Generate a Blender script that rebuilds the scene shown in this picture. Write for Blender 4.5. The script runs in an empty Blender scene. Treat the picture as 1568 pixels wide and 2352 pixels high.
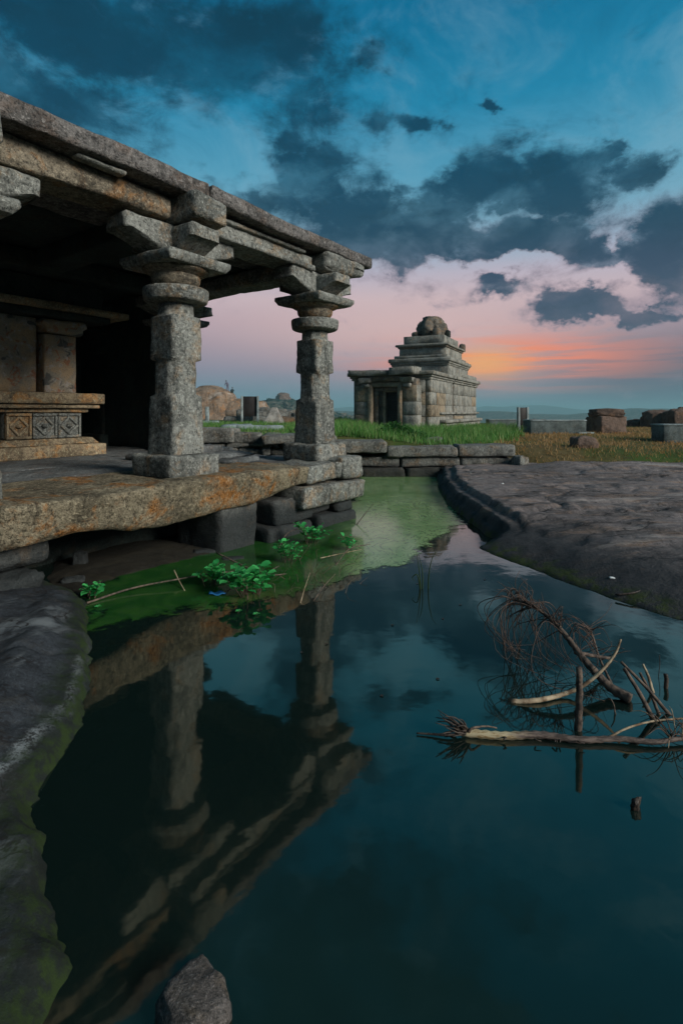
import bpy, math, random
import numpy as np
from mathutils import Vector, Matrix

# ------------------------------------------------------------------ camera, sky, sun, exposure
scene = bpy.context.scene
col = scene.collection
F, CX, HY, EYE = 1200.0, 784.0, 945.0, 1.35      # focal length and horizon of the view, eye height above the pond

cam_data = bpy.data.cameras.new("camera")
cam = bpy.data.objects.new("camera", cam_data)
col.objects.link(cam)
cam.location = (0, 0, EYE)
cam.rotation_euler = (math.radians(90), 0, 0)
cam_data.sensor_fit = 'VERTICAL'
cam_data.sensor_height = 36.0
cam_data.lens = 36.0 * F / 2352.0
cam_data.shift_y = -(1176.0 - HY) / 2352.0
cam_data.clip_start = 0.05
cam_data.clip_end = 20000
scene.camera = cam

scene.view_settings.view_transform = 'Standard'
scene.view_settings.look = 'None'
scene.view_settings.exposure = 0.0
scene.view_settings.gamma = 1.0
scene.render.engine = 'CYCLES'
scene.cycles.use_denoising = True
scene.cycles.use_adaptive_sampling = True
scene.cycles.adaptive_threshold = 0.02
scene.cycles.max_bounces = 5
scene.cycles.diffuse_bounces = 2
scene.cycles.glossy_bounces = 3
scene.cycles.transmission_bounces = 2
scene.cycles.transparent_max_bounces = 12
scene.cycles.volume_bounces = 0
scene.cycles.caustics_reflective = False
scene.cycles.caustics_refractive = False

SUN_AZ, SUN_EL, SUN_STRENGTH = 122.0, 24.0, 3.4
sd = bpy.data.lights.new("sun", 'SUN')
sun = bpy.data.objects.new("sun", sd)
col.objects.link(sun)
sd.energy = SUN_STRENGTH
sd.angle = math.radians(22)
sd.color = (1.0, 0.95, 0.87)
_a, _e = math.radians(SUN_AZ), math.radians(SUN_EL)
sun_dir = Vector((math.sin(_a) * math.cos(_e), math.cos(_a) * math.cos(_e), math.sin(_e)))
sun.rotation_euler = sun_dir.to_track_quat('Z', 'Y').to_euler()
sun.location = sun_dir * 30


def lin(r, g, b):
    def c(v):
        v /= 255.0
        return v / 12.92 if v <= 0.04045 else ((v + 0.055) / 1.055) ** 2.4
    return (c(r), c(g), c(b), 1.0)


class S:
    """a scalar socket with arithmetic that writes Math nodes"""
    nt = None

    def __init__(self, s):
        self.s = s

    @staticmethod
    def op(kind, *args, clamp=False):
        n = S.nt.nodes.new('ShaderNodeMath')
        n.operation = kind
        n.use_clamp = clamp
        for i, a in enumerate(args):
            if isinstance(a, S):
                S.nt.links.new(a.s, n.inputs[i])
            else:
                n.inputs[i].default_value = float(a)
        return S(n.outputs[0])

    def __add__(a, b): return S.op('ADD', a, b)
    def __radd__(a, b): return S.op('ADD', b, a)
    def __sub__(a, b): return S.op('SUBTRACT', a, b)
    def __rsub__(a, b): return S.op('SUBTRACT', b, a)
    def __mul__(a, b): return S.op('MULTIPLY', a, b)
    def __rmul__(a, b): return S.op('MULTIPLY', b, a)
    def __truediv__(a, b): return S.op('DIVIDE', a, b)


def smooth(x, lo, hi, a=0.0, b=1.0):
    n = S.nt.nodes.new('ShaderNodeMapRange')
    n.interpolation_type = 'SMOOTHSTEP'
    S.nt.links.new(x.s, n.inputs[0])
    for i, v in enumerate((lo, hi, a, b)):
        n.inputs[1 + i].default_value = v
    return S(n.outputs[0])


def gauss(x, c, w):
    t = (x - c) * (1.0 / w)
    return S.op('POWER', 2.718, S.op('MULTIPLY', t * t, -1.0))


def noise_tex(vec, scale, detail=4.0, rough=0.55, dist=0.0, mul=None):
    nt = S.nt
    if mul is not None:
        m = nt.nodes.new('ShaderNodeVectorMath')
        m.operation = 'MULTIPLY'
        nt.links.new(vec, m.inputs[0])
        m.inputs[1].default_value = mul
        vec = m.outputs[0]
    n = nt.nodes.new('ShaderNodeTexNoise')
    nt.links.new(vec, n.inputs['Vector'])
    n.inputs['Scale'].default_value = scale
    n.inputs['Detail'].default_value = detail
    n.inputs['Roughness'].default_value = rough
    n.inputs['Distortion'].default_value = dist
    return n


def mixc(f, a, b, mode='MIX'):
    n = S.nt.nodes.new('ShaderNodeMix')
    n.data_type = 'RGBA'
    n.blend_type = mode
    if isinstance(f, S):
        S.nt.links.new(f.s, n.inputs[0])
    else:
        n.inputs[0].default_value = f
    for i, c in ((6, a), (7, b)):
        if isinstance(c, tuple):
            n.inputs[i].default_value = c if len(c) == 4 else c + (1.0,)
        else:
            S.nt.links.new(c, n.inputs[i])
    return n.outputs[2]


def ramp(x, stops):
    n = S.nt.nodes.new('ShaderNodeValToRGB')
    S.nt.links.new(x.s, n.inputs[0])
    el = n.color_ramp.elements
    while len(el) < len(stops):
        el.new(0.5)
    for e, (p, c) in zip(el, stops):
        e.position = p
        e.color = c
    return n.outputs[0]


def build_world():
    w = bpy.data.worlds.new("World")
    scene.world = w
    w.use_nodes = True
    nt = w.node_tree
    nt.nodes.clear()
    S.nt = nt
    tc = nt.nodes.new('ShaderNodeTexCoord').outputs['Generated']
    sep = nt.nodes.new('ShaderNodeSeparateXYZ')
    nt.links.new(tc, sep.inputs[0])
    X, Y, Z = S(sep.outputs[0]), S(sep.outputs[1]), S(sep.outputs[2])
    el = S.op('ARCSINE', Z) * 57.2958
    az = S.op('ARCTAN2', X, Y) * 57.2958
    # clear sky by elevation
    em = S.op('MULTIPLY', el, 1 / 60.0)
    st = [(0, (100, 136, 150)), (2.2, (114, 136, 154)), (4.5, (138, 136, 156)), (7, (160, 144, 160)), (9.5, (182, 160, 172)),
          (12, (200, 180, 188)), (14.5, (186, 180, 196)), (17, (150, 174, 196)), (20, (116, 168, 192)), (24, (84, 156, 186)),
          (30, (32, 132, 170)), (37, (8, 110, 150)), (46, (6, 92, 126)), (60, (8, 84, 112))]
    sky = ramp(em, [(a / 60.0, lin(*c)) for a, c in st])
    veil = noise_tex(tc, 3.4, 7, 0.66, 0.7, (1, 1, 2.2))
    sky = mixc(smooth(S(veil.outputs['Fac']), .46, .72) * smooth(el, 12, 24) * .38, sky, lin(128, 174, 196))
    sky = mixc(smooth(S(veil.outputs['Fac']), .50, .30) * smooth(el, 16, 30) * .45, sky, lin(8, 84, 118))
    # the west, right of the temple: duller low band under a bank of haze
    right = smooth(az, 16, 30) * smooth(el, 12, 3.5)
    sky = mixc(right * 0.8, sky, lin(74, 84, 104))
    # afterglow and its streaks
    streak = noise_tex(tc, 7.0, 4, 0.55, 0.0, (0.7, 0.7, 11.0))
    sf = smooth(S(streak.outputs['Fac']), 0.40, 0.62)
    rose = gauss(az, 8.0, 20.0) * gauss(el, 8.5, 4.0)
    sky = mixc(rose * 0.6, sky, lin(236, 198, 190))
    glow = gauss(az, 17.0, 11.5) * gauss(el, 5.2, 2.3)
    sky = mixc(S.op('MINIMUM', glow * (sf * 1.0 + 0.25), 1.0), sky, lin(255, 140, 100))
    core = gauss(az, 15.2, 4.2) * gauss(el, 5.0, 1.7)
    sky = mixc(core * 0.9, sky, lin(255, 178, 104))
    # clouds
    wn = noise_tex(tc, 6.0, 7, 0.6, 0.0, (1, 1, 1.5))
    ws = nt.nodes.new('ShaderNodeSeparateColor')
    nt.links.new(wn.outputs['Color'], ws.inputs[0])
    azw = az + (S(ws.outputs[0]) - 0.5) * 15.0
    elw = el + (S(ws.outputs[1]) - 0.5) * 11.0
    cmb = nt.nodes.new('ShaderNodeCombineXYZ')
    nt.links.new(azw.s, cmb.inputs[0])
    nt.links.new(elw.s, cmb.inputs[1])
    blobs = [(860, 510, 175, 90, 1.15), (990, 550, 130, 70, 1.0), (760, 590, 120, 36, .8), (1120, 420, 85, 80, 1.05),
             (1265, 425, 90, 70, 1.05), (1240, 560, 150, 58, 1.05), (1390, 580, 110, 52, 1.0), (1540, 590, 110, 90, 1.15),
             (1437, 392, 55, 36, 1.15), (1365, 345, 32, 22, .8), (1315, 706, 62, 30, 1.25), (1440, 720, 55, 22, 1.05),
             (1130, 676, 90, 20, .8), (1080, 640, 50, 14, .6), (955, 292, 34, 22, .9), (1112, 238, 24, 13, .95),
             (330, 80, 420, 110, .95), (640, 80, 130, 90, .8), (60, 250, 260, 110, .75), (720, 250, 120, 80, .55),
             (680, 385, 105, 46, .9), (840, 150, 60, 40, .5), (500, 400, 60, 28, .5), (870, 300, 50, 36, .55), (620, 470, 80, 30, .7),
             (1540, 712, 60, 18, .6),
             (1130, 628, 130, 16, -.8), (1385, 640, 60, 18, -.6), (1388, 560, 14, 32, -.7), (1130, 488, 60, 16, -.5), (1240, 500, 22, 20, -.35),
             (940, 400, 70, 26, -.5), (1330, 520, 30, 22, -.35), (560, 380, 90, 30, -.4)]
    dens = None
    for (px, py, rx, ry, wt) in blobs:
        dx, dy = px - CX, HY - py
        a = math.degrees(math.atan2(dx, F))
        r = math.hypot(dx, F)
        e = math.degrees(math.atan2(dy, r))
        k = math.degrees(1 / r) * math.cos(math.radians(e))
        sx, sy = 1.0 / (rx * k * 1.16), 1.0 / (ry * k * 1.12)
        v1 = nt.nodes.new('ShaderNodeVectorMath')
        v1.operation = 'MULTIPLY_ADD'
        nt.links.new(cmb.outputs[0], v1.inputs[0])
        v1.inputs[1].default_value = (sx, sy, 0)
        v1.inputs[2].default_value = (-a * sx, -e * sy, 0)
        v2 = nt.nodes.new('ShaderNodeVectorMath')
        v2.operation = 'DOT_PRODUCT'
        nt.links.new(v1.outputs[0], v2.inputs[0])
        nt.links.new(v1.outputs[0], v2.inputs[1])
        g = S.op('POWER', 2.718, S(v2.outputs['Value']) * -1.0) * wt
        if wt < 0:
            dens = dens + g
        else:
            dens = g if dens is None else S.op('MAXIMUM', dens, g) + S.op('MINIMUM', dens, g) * 0.25
    # the same broken cloud goes on all round, beyond the part in view
    big = noise_tex(tc, 2.6, 3, 0.5, 0.2, (1, 1, 1.8))
    absaz = S.op('ABSOLUTE', az)
    out = S.op('MAXIMUM', smooth(absaz, 33, 44), smooth(el, 37, 44))
    gen = smooth(S(big.outputs['Fac']), 0.34, 0.60) * out * smooth(el, 2, 10)
    dens = S.op('MAXIMUM', dens, gen)
    fine = noise_tex(tc, 13.0, 7, 0.68, 0.35, (1, 1, 1.6))
    d2 = dens + (S(fine.outputs['Fac']) - 0.5) * 1.25
    mask = smooth(d2, 0.06, 0.62)
    ccol = ramp(em, [(a / 60.0, lin(*c)) for a, c in
                     [(0, (70, 84, 104)), (8, (66, 82, 104)), (11, (52, 76, 100)), (14, (38, 66, 92)), (18, (22, 62, 86)), (24, (8, 62, 88)),
                      (31, (4, 60, 86)), (38, (4, 54, 76)), (46, (24, 72, 88)), (60, (30, 74, 86))]])
    inner = noise_tex(tc, 9.0, 6, 0.6, 0.3, (1, 1, 1.6))
    ccol = mixc(smooth(S(inner.outputs['Fac']), 0.42, 0.68) * smooth(el, 16, 26, .16, .30), ccol, sky)
    puff = noise_tex(tc, 11.0, 7, 0.7, 0.2, (1, 1, 1.9))
    pf = S(puff.outputs['Fac'])
    ccol = mixc(smooth(pf, .52, .72) * smooth(d2, 1.15, .45) * .55, ccol, mixc(.5, sky, lin(96, 140, 165)))
    ccol = mixc(smooth(pf, .50, .32) * .45, ccol, lin(6, 48, 68))
    # thin bright rims where the cloud is lit from below
    rim = mask * (1.0 - mask) * 4.0 * smooth(el, 22, 12)
    sky = mixc(mask * 0.96, sky, ccol)
    sky = mixc(rim * 0.16, sky, lin(240, 205, 215))
    bg = nt.nodes.new('ShaderNodeBackground')
    nt.links.new(sky, bg.inputs[0])
    bg.inputs[1].default_value = 1.0
    o = nt.nodes.new('ShaderNodeOutputWorld')
    nt.links.new(bg.outputs[0], o.inputs[0])


build_world()

# ------------------------------------------------------------------ helpers
random.seed(7)
WL = {}                                     # world position of each object's origin


def W(x, y, z=0.0):
    """where the sight line of a picture point meets the level z"""
    Y = (EYE - z) * F / (y - HY)
    return Vector(((x - CX) / F * Y, Y, z))


def at(x, y, Y):
    return Vector(((x - CX) / F * Y, Y, EYE - (y - HY) / F * Y))


def tag(o, label=None, cat=None, group=None, kind=None):
    if label: o["label"] = label
    if cat: o["category"] = cat
    if group: o["group"] = group
    if kind: o["kind"] = kind
    return o


def empty(name, loc, label, cat, group=None):
    o = bpy.data.objects.new(name, None)
    col.objects.link(o)
    o.empty_display_size = 0.2
    o.location = loc
    WL[o] = Vector(loc)
    return tag(o, label, cat, group)


def link_mesh(name, me, mat, parent, c):
    o = bpy.data.objects.new(name, me)
    col.objects.link(o)
    if mat is not None and not me.materials:
        me.materials.append(mat)
    c = Vector(c)
    WL[o] = c
    if parent is not None:
        o.parent = parent
        o.location = c - WL[parent]
    else:
        o.location = c
    return o


def mk(name, verts, faces, mat, parent=None, shade=True, origin=None):
    v = np.asarray(verts, dtype=np.float64)
    c = v.mean(axis=0) if origin is None else np.array(origin, dtype=np.float64)
    me = bpy.data.meshes.new(name)
    me.from_pydata((v - c).tolist(), [], faces if isinstance(faces, list) else faces.tolist())
    me.validate()
    me.update()
    if shade:
        me.polygons.foreach_set("use_smooth", [True] * len(me.polygons))
    return link_mesh(name, me, mat, parent, c)


# --- vector noise
def _hash(ix, iy, iz, seed):
    h = (ix.astype(np.int64) * 374761393 + iy.astype(np.int64) * 668265263 + iz.astype(np.int64) * 2147483647 + seed * 974711) & 0xFFFFFFFF
    h = ((h ^ (h >> 13)) * 1274126177) & 0xFFFFFFFF
    h = ((h ^ (h >> 16)) * 2246822519) & 0xFFFFFFFF
    return ((h ^ (h >> 15)) & 0xFFFF) / 32767.5 - 1.0


def vnoise(p, seed=0):
    i = np.floor(p)
    f = p - i
    f = f * f * (3 - 2 * f)
    x, y, z = i[:, 0], i[:, 1], i[:, 2]
    r = 0
    for dx in (0, 1):
        wx = f[:, 0] if dx else 1 - f[:, 0]
        for dy in (0, 1):
            wy = f[:, 1] if dy else 1 - f[:, 1]
            for dz in (0, 1):
                wz = f[:, 2] if dz else 1 - f[:, 2]
                r = r + wx * wy * wz * _hash(x + dx, y + dy, z + dz, seed)
    return r


def fbm(p, freq, octv=4, seed=0, gain=0.5):
    p = np.asarray(p, dtype=np.float64)
    a, s, t = 1.0, 0.0, 0.0
    for k in range(octv):
        s = s + a * vnoise(p * freq + 17.3 * k, seed + k)
        t += a
        a *= gain
        freq *= 2.03
    return s / t


_grid_cache = {}


def boxgrid(nx, ny, nz):
    key = (nx, ny, nz)
    if key in _grid_cache:
        return _grid_cache[key]
    idx, V, Fc = {}, [], []

    def vid(i, j, k):
        q = (i, j, k)
        if q not in idx:
            idx[q] = len(V)
            V.append((2 * i / nx - 1, 2 * j / ny - 1, 2 * k / nz - 1))
        return idx[q]
    for i in range(nx):
        for j in range(ny):
            Fc.append((vid(i, j, 0), vid(i, j + 1, 0), vid(i + 1, j + 1, 0), vid(i + 1, j, 0)))
            Fc.append((vid(i, j, nz), vid(i + 1, j, nz), vid(i + 1, j + 1, nz), vid(i, j + 1, nz)))
    for i in range(nx):
        for k in range(nz):
            Fc.append((vid(i, 0, k), vid(i + 1, 0, k), vid(i + 1, 0, k + 1), vid(i, 0, k + 1)))
            Fc.append((vid(i, ny, k), vid(i, ny, k + 1), vid(i + 1, ny, k + 1), vid(i + 1, ny, k)))
    for j in range(ny):
        for k in range(nz):
            Fc.append((vid(0, j, k), vid(0, j, k + 1), vid(0, j + 1, k + 1), vid(0, j + 1, k)))
            Fc.append((vid(nx, j, k), vid(nx, j + 1, k), vid(nx, j + 1, k + 1), vid(nx, j, k + 1)))
    _grid_cache[key] = (np.array(V), Fc)
    return _grid_cache[key]


SEED = [100]


def block(name, c, ax, half, mat, parent=None, seg=0.06, r=0.02, amp=0.008, freq=7.0, jit=0.0, fn=None, nmax=26, nmin=3, label=None):
    """a hewn block: rounded edges, uneven faces. ax = (x axis, y axis) unit vectors in plan"""
    SEED[0] += 1
    sdv = SEED[0]
    half = np.array(half, dtype=float)
    n = [int(min(nmax, max(nmin, round(2 * h / seg) + 2))) for h in half]
    G, Fc = boxgrid(*n)
    r = min(r, half.min() * 0.6)
    # the outermost rows of faces are the narrow worn arris
    k = np.rint((G + 1) / 2 * np.array(n))
    nn_ = np.array(n, dtype=float)
    p = -(half - r) + (k - 1) / np.maximum(nn_ - 2, 1) * 2 * (half - r)
    p = np.where(k == 0, -half, np.where(k == nn_, half, p))
    q = np.clip(p, -(half - r), half - r)
    d = p - q
    ln = np.linalg.norm(d, axis=1, keepdims=True)
    nn = d / np.maximum(ln, 1e-9)
    p = q + nn * r
    if fn is not None:
        p = fn(p)
    if jit > 0:
        rng = np.random.default_rng(sdv)
        co = rng.uniform(-jit, jit, (2, 2, 2, 3))
        t = (G + 1) / 2
        for i in (0, 1):
            for j in (0, 1):
                for k in (0, 1):
                    w = (t[:, 0] if i else 1 - t[:, 0]) * (t[:, 1] if j else 1 - t[:, 1]) * (t[:, 2] if k else 1 - t[:, 2])
                    p = p + w[:, None] * co[i, j, k]
    if amp > 0:
        p = p + nn * (amp * (1.3 * fbm(p + sdv * 3.1, freq, 4, sdv) + np.where((np.abs(nn) > .2).sum(axis=1) > 1, -1.1, 0) * np.abs(fbm(p + sdv, freq * 2.2, 3, sdv + 9)) * 1.6))[:, None]
    ex, ey = np.array([ax[0][0], ax[0][1], 0.0]), np.array([ax[1][0], ax[1][1], 0.0])
    v = np.array(c, dtype=float) + p[:, :1] * ex + p[:, 1:2] * ey + p[:, 2:3] * np.array([0, 0, 1.0])
    fl = Fc if np.cross(ex, ey)[2] > 0 else [f[::-1] for f in Fc]
    o = mk(name, v, list(fl), mat, parent, origin=c)
    if label:
        o["label"] = label
    return o


def boulder(name, c, half, mat, parent=None, n=14, amp=0.18, freq=1.6, rotz=0.0, flat=0.35, sq=0.45):
    """a weathered rounded rock, c = centre of its base"""
    SEED[0] += 1
    G, Fc = boxgrid(n, n, n)
    s = G / np.linalg.norm(G, axis=1, keepdims=True)
    p = s * (1 - sq) + G * sq * 0.8
    p = p * (1 + amp * fbm(s * 1.3 + SEED[0], freq, 5, SEED[0]))[:, None]
    p[:, 2] = np.where(p[:, 2] < -flat, -flat + (p[:, 2] + flat) * 0.2, p[:, 2])
    p = p * np.array(half)
    cz, sz = math.cos(rotz), math.sin(rotz)
    R = np.array([[cz, sz, 0], [-sz, cz, 0], [0, 0, 1]])
    p = p @ R
    p[:, 2] -= -flat * half[2]
    return mk(name, p + np.array(c), list(Fc), mat, parent, origin=c)


def lathe(name, prof, c, mat, parent=None, n=48, amp=0.004):
    SEED[0] += 1
    V, Fc = [], []
    m = len(prof)
    for (r, z) in prof:
        for k in range(n):
            a = 2 * math.pi * k / n
            V.append((r * math.cos(a), r * math.sin(a), z))
    V = np.array(V)
    rad = V.copy()
    rad[:, 2] = 0
    rad /= np.maximum(np.linalg.norm(rad, axis=1, keepdims=True), 1e-6)
    V = V + rad * (amp * 1.5 * fbm(V + SEED[0], 9, 4, SEED[0]))[:, None]
    for i in range(m - 1):
        for k in range(n):
            k2 = (k + 1) % n
            Fc.append((i * n + k, i * n + k2, (i + 1) * n + k2, (i + 1) * n + k))
    Fc.append(tuple(range(n - 1, -1, -1)))
    Fc.append(tuple((m - 1) * n + k for k in range(n)))
    return mk(name, V + np.array(c), Fc, mat, parent, origin=c)


def spline(pts, n):
    P = [Vector(p) for p in pts]
    P = [P[0] * 2 - P[1]] + P + [P[-1] * 2 - P[-2]]
    out = []
    for i in range(1, len(P) - 2):
        for k in range(n):
            t = k / n
            a, b, c, d = P[i - 1], P[i], P[i + 1], P[i + 2]
            out.append(0.5 * ((2 * b) + (c - a) * t + (2 * a - 5 * b + 4 * c - d) * t * t + (3 * b - a - 3 * c + d) * t * t * t))
    out.append(P[-2].copy())
    return out


def tube_data(pts, r0, r1, sides=6, n=5, wob=0.0, rfun=None):
    P = spline(pts, n)
    SEED[0] += 1
    V, Fc = [], []
    m = len(P)
    prev = None
    for i, p in enumerate(P):
        t = (P[min(i + 1, m - 1)] - P[max(i - 1, 0)])
        t = t.normalized() if t.length > 1e-9 else Vector((0, 0, 1))
        if prev is None:
            ref = Vector((0, 0, 1)) if abs(t.z) < 0.9 else Vector((1, 0, 0))
            s = t.cross(ref).normalized()
        else:
            s = (prev - t * prev.dot(t)).normalized()
        prev = s
        b = t.cross(s)
        k = i / (m - 1)
        r = (r0 + (r1 - r0) * k) if rfun is None else rfun(k)
        for j in range(sides):
            a = 2 * math.pi * j / sides
            rr = r * (1 + wob * math.sin(3.1 * i + 5.7 * j + SEED[0]))
            V.append(p + s * (rr * math.cos(a)) + b * (rr * math.sin(a)))
    for i in range(m - 1):
        for j in range(sides):
            j2 = (j + 1) % sides
            Fc.append((i * sides + j, i * sides + j2, (i + 1) * sides + j2, (i + 1) * sides + j))
    Fc.append(tuple(range(sides - 1, -1, -1)))
    Fc.append(tuple((m - 1) * sides + j for j in range(sides)))
    return [tuple(v) for v in V], Fc


def tube(name, pts, r0, r1, mat, parent=None, **kw):
    V, Fc = tube_data(pts, r0, r1, **kw)
    return mk(name, V, Fc, mat, parent)


# ------------------------------------------------------------------ materials
def new_mat(name):
    m = bpy.data.materials.new(name)
    m.use_nodes = True
    nt = m.node_tree
    nt.nodes.clear()
    S.nt = nt
    b = nt.nodes.new('ShaderNodeBsdfPrincipled')
    o = nt.nodes.new('ShaderNodeOutputMaterial')
    nt.links.new(b.outputs[0], o.inputs[0])
    return m, nt, b


def coords(nt, world=False):
    if world:
        return nt.nodes.new('ShaderNodeNewGeometry').outputs['Position']
    tc = nt.nodes.new('ShaderNodeTexCoord')
    oi = nt.nodes.new('ShaderNodeObjectInfo')
    m = nt.nodes.new('ShaderNodeVectorMath')
    m.operation = 'MULTIPLY_ADD'
    cb = nt.nodes.new('ShaderNodeCombineXYZ')
    for i in range(3):
        nt.links.new(oi.outputs['Random'], cb.inputs[i])
    nt.links.new(cb.outputs[0], m.inputs[0])
    m.inputs[1].default_value = (37, 53, 71)
    nt.links.new(tc.outputs['Object'], m.inputs[2])
    return m.outputs[0]


def set_bump(nt, b, height, strength, dist):
    n = nt.nodes.new('ShaderNodeBump')
    n.inputs['Strength'].default_value = strength
    n.inputs['Distance'].default_value = dist
    nt.links.new(height.s, n.inputs['Height'])
    nt.links.new(n.outputs[0], b.inputs['Normal'])


def stone_mat(name, base, dark, warm, warm_amt=0.4, grain=28.0, bump=0.8, streak=0.5, speck=0.8, world=False, damp_shade=None, moss=None, gs=1.0, bed=None, pale=None, bdist=.035, crack=None, vein=None):
    """weathered granite: cloudy tone, rust patches, run-off streaks, coarse crystals"""
    m, nt, b = new_mat(name)
    P = coords(nt, world)
    n1 = noise_tex(P, 2.2 * gs, 6, 0.65, 0.3, bed)
    n2 = noise_tex(P, 4.5 * gs, 7, 0.68, 0.5, bed)
    n3 = noise_tex(P, 11.0 * gs, 5, 0.7, 0.0)
    g1 = noise_tex(P, grain * gs, 4, 0.8)
    g2 = noise_tex(P, grain * 2.7 * gs, 3, 0.8)
    st = noise_tex(P, 3.0 * gs, 6, 0.65, 0.3, (3.0, 3.0, 0.5))
    c = mixc(smooth(S(n1.outputs['Fac']), 0.38, 0.64), base, tuple(x * 0.45 for x in base))
    c = mixc(smooth(S(n2.outputs['Fac']), 0.50, 0.64) * warm_amt, c, warm)
    c = mixc(smooth(S(n3.outputs['Fac']), 0.54, 0.68) * 0.45, c, tuple(min(.6, x * 1.35) for x in base))
    c = mixc(smooth(S(st.outputs['Fac']), 0.50, 0.70) * streak, c, dark)
    gr = S(g1.outputs['Fac']) * 0.65 + S(g2.outputs['Fac']) * 0.35
    c = mixc(smooth(gr, 0.50, 0.40) * speck, c, dark)
    c = mixc(smooth(gr, 0.53, 0.62) * speck * 0.8, c, tuple(min(0.66, x * 2.0) for x in base))
    if pale is not None:
        pn = noise_tex(P, pale[0], 6, .65, .6, pale[1])
        c = mixc(smooth(S(pn.outputs['Fac']), .56, .70) * .75, c, pale[2])
    if vein is not None:                      # a pale quartz vein running over the rock
        vs = nt.nodes.new('ShaderNodeSeparateXYZ')
        nt.links.new(P, vs.inputs[0])
        bend = S.op('MAXIMUM', S(vs.outputs[1]) - vein[1], 0.0) * vein[2]
        dv = S.op('ABSOLUTE', S(vs.outputs[0]) - vein[0] + bend + (S(n2.outputs['Fac']) - .5) * .12)
        c = mixc(smooth(dv, .045, .008) * smooth(gr, .40, .56) * .8, c, (.26, .29, .30))
    if crack is not None:
        cn = noise_tex(P, crack, 5, .55, .4, bed)
        ca = S.op('ABSOLUTE', S(cn.outputs['Fac']) - .5)
        cm = smooth(ca, .014, .003) * smooth(S(n1.outputs['Fac']), .40, .55)
        c = mixc(cm * .85, c, (.018, .016, .016))
    if damp_shade is not None:                      # weed-stained band along the waterline; on footings raised as painted shade
        geo = nt.nodes.new('ShaderNodeNewGeometry')
        sp = nt.nodes.new('ShaderNodeSeparateXYZ')
        nt.links.new(geo.outputs['Position'], sp.inputs[0])
        zz = S(sp.outputs[2]) + (S(n2.outputs['Fac']) - 0.5) * damp_shade[1]
        c = mixc(smooth(zz, damp_shade[0], damp_shade[0] * 0.45) * 0.85, c, damp_shade[2])
        if moss is not None:
            c = mixc(smooth(zz, moss[0], moss[0] * 0.4) * smooth(S(n3.outputs['Fac']), 0.40, 0.58) * moss[1], c, moss[2])
    nt.links.new(c, b.inputs['Base Color'])
    b.inputs['Roughness'].default_value = 0.9
    b.inputs['Specular IOR Level'].default_value = 0.2
    set_bump(nt, b, S(g1.outputs['Fac']) * 0.55 + S(n3.outputs['Fac']) * 0.8 + S(n2.outputs['Fac']) * 0.8 + S(g2.outputs['Fac']) * 0.2, bump, bdist / gs)
    return m


def plain_mat(name, a, bcol, scale=20.0, rough=0.8, bump=0.3, mul=None, spec=0.3):
    m, nt, b = new_mat(name)
    P = coords(nt)
    n = noise_tex(P, scale, 5, 0.6, 0.2, mul)
    c = mixc(smooth(S(n.outputs['Fac']), 0.38, 0.64), a, bcol)
    nt.links.new(c, b.inputs['Base Color'])
    b.inputs['Roughness'].default_value = rough
    b.inputs['Specular IOR Level'].default_value = spec
    set_bump(nt, b, S(n.outputs['Fac']), bump, 0.01)
    return m


M = {}
M['granite'] = stone_mat('granite', (.27, .28, .255), (.040, .045, .042), (.36, .22, .10), .50, 26, .9, .55, .85)
M['shrine'] = stone_mat('shrine_granite', (.40, .31, .20), (.06, .05, .04), (.52, .26, .09), .8, 28, .9, .4, .7)
M['granite_warm'] = stone_mat('granite_warm', (.27, .235, .175), (.035, .032, .028), (.33, .17, .065), .75, 28, .9, .5, .8)
M['slab'] = stone_mat('slab_granite', (.29, .25, .17), (.028, .022, .016), (.36, .155, .04), 1.0, 42, 1.0, .85, .75, gs=.72)
M['floor'] = stone_mat('floor_granite', (.19, .205, .205), (.05, .05, .05), (.22, .15, .11), .4, 28, .8, .3, .6)
M['granite_shaded'] = stone_mat('shaded_granite', (.030, .042, .038), (.010, .012, .011), (.05, .036, .022), .5, 28, .8, .5, .5)  # granite with the shade of inner bays and recesses painted in
M['roof'] = stone_mat('roof_granite', (.20, .19, .18), (.03, .03, .03), (.22, .15, .11), .4, 22, 1.0, .5, .85)
M['footing'] = stone_mat('footing_granite', (.17, .175, .165), (.035, .038, .038), (.22, .15, .09), .5, 28, .9, .5, .6, damp_shade=(.52, .10, (.022, .028, .030)))  # dark band covers the whole stone, painting in shade under the slab
M['wallstone'] = stone_mat('wall_granite', (.23, .235, .215), (.040, .041, .038), (.27, .18, .10), .5, 24, .9, .45, .7, damp_shade=(.30, .12, (.020, .022, .020)))
M['temple'] = stone_mat('temple_granite', (.31, .31, .275), (.09, .09, .08), (.37, .27, .17), .35, 14, .6, .40, .35, gs=.8)
M['temple_warm'] = stone_mat('temple_stained', (.34, .28, .20), (.08, .07, .06), (.40, .25, .13), .5, 14, .6, .4, .35, gs=.8)
M['temple_dark'] = stone_mat('temple_weathered', (.20, .18, .15), (.04, .037, .033), (.32, .20, .11), .6, 14, .8, .5, .4, gs=.8)
M['rock'] = stone_mat('rock_shelf', (.215, .185, .178), (.040, .038, .043), (.28, .18, .12), .6, 30, .5, .45, .5, world=True, bdist=.02, crack=1.6,
                      damp_shade=(.27, .16, (.026, .032, .037)), moss=(.075, .9, (.05, .07, .02)), gs=.7, bed=(.5, 1.4, 1.0), pale=(1.5, (.4, 1.5, 1.0), (.40, .365, .34)))
M['rock_left'] = stone_mat('rock_bank', (.040, .047, .055), (.012, .014, .017), (.065, .058, .046), .4, 40, .6, .3, .6, world=True, bdist=.011, crack=3.0, vein=(-1.19, 2.3, .35),
                           damp_shade=(.12, .09, (.012, .017, .013)), moss=(.11, .85, (.024, .042, .010)), gs=1.2, pale=(2.4, (1.1, .5, 1.0), (.17, .19, .20)))
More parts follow.
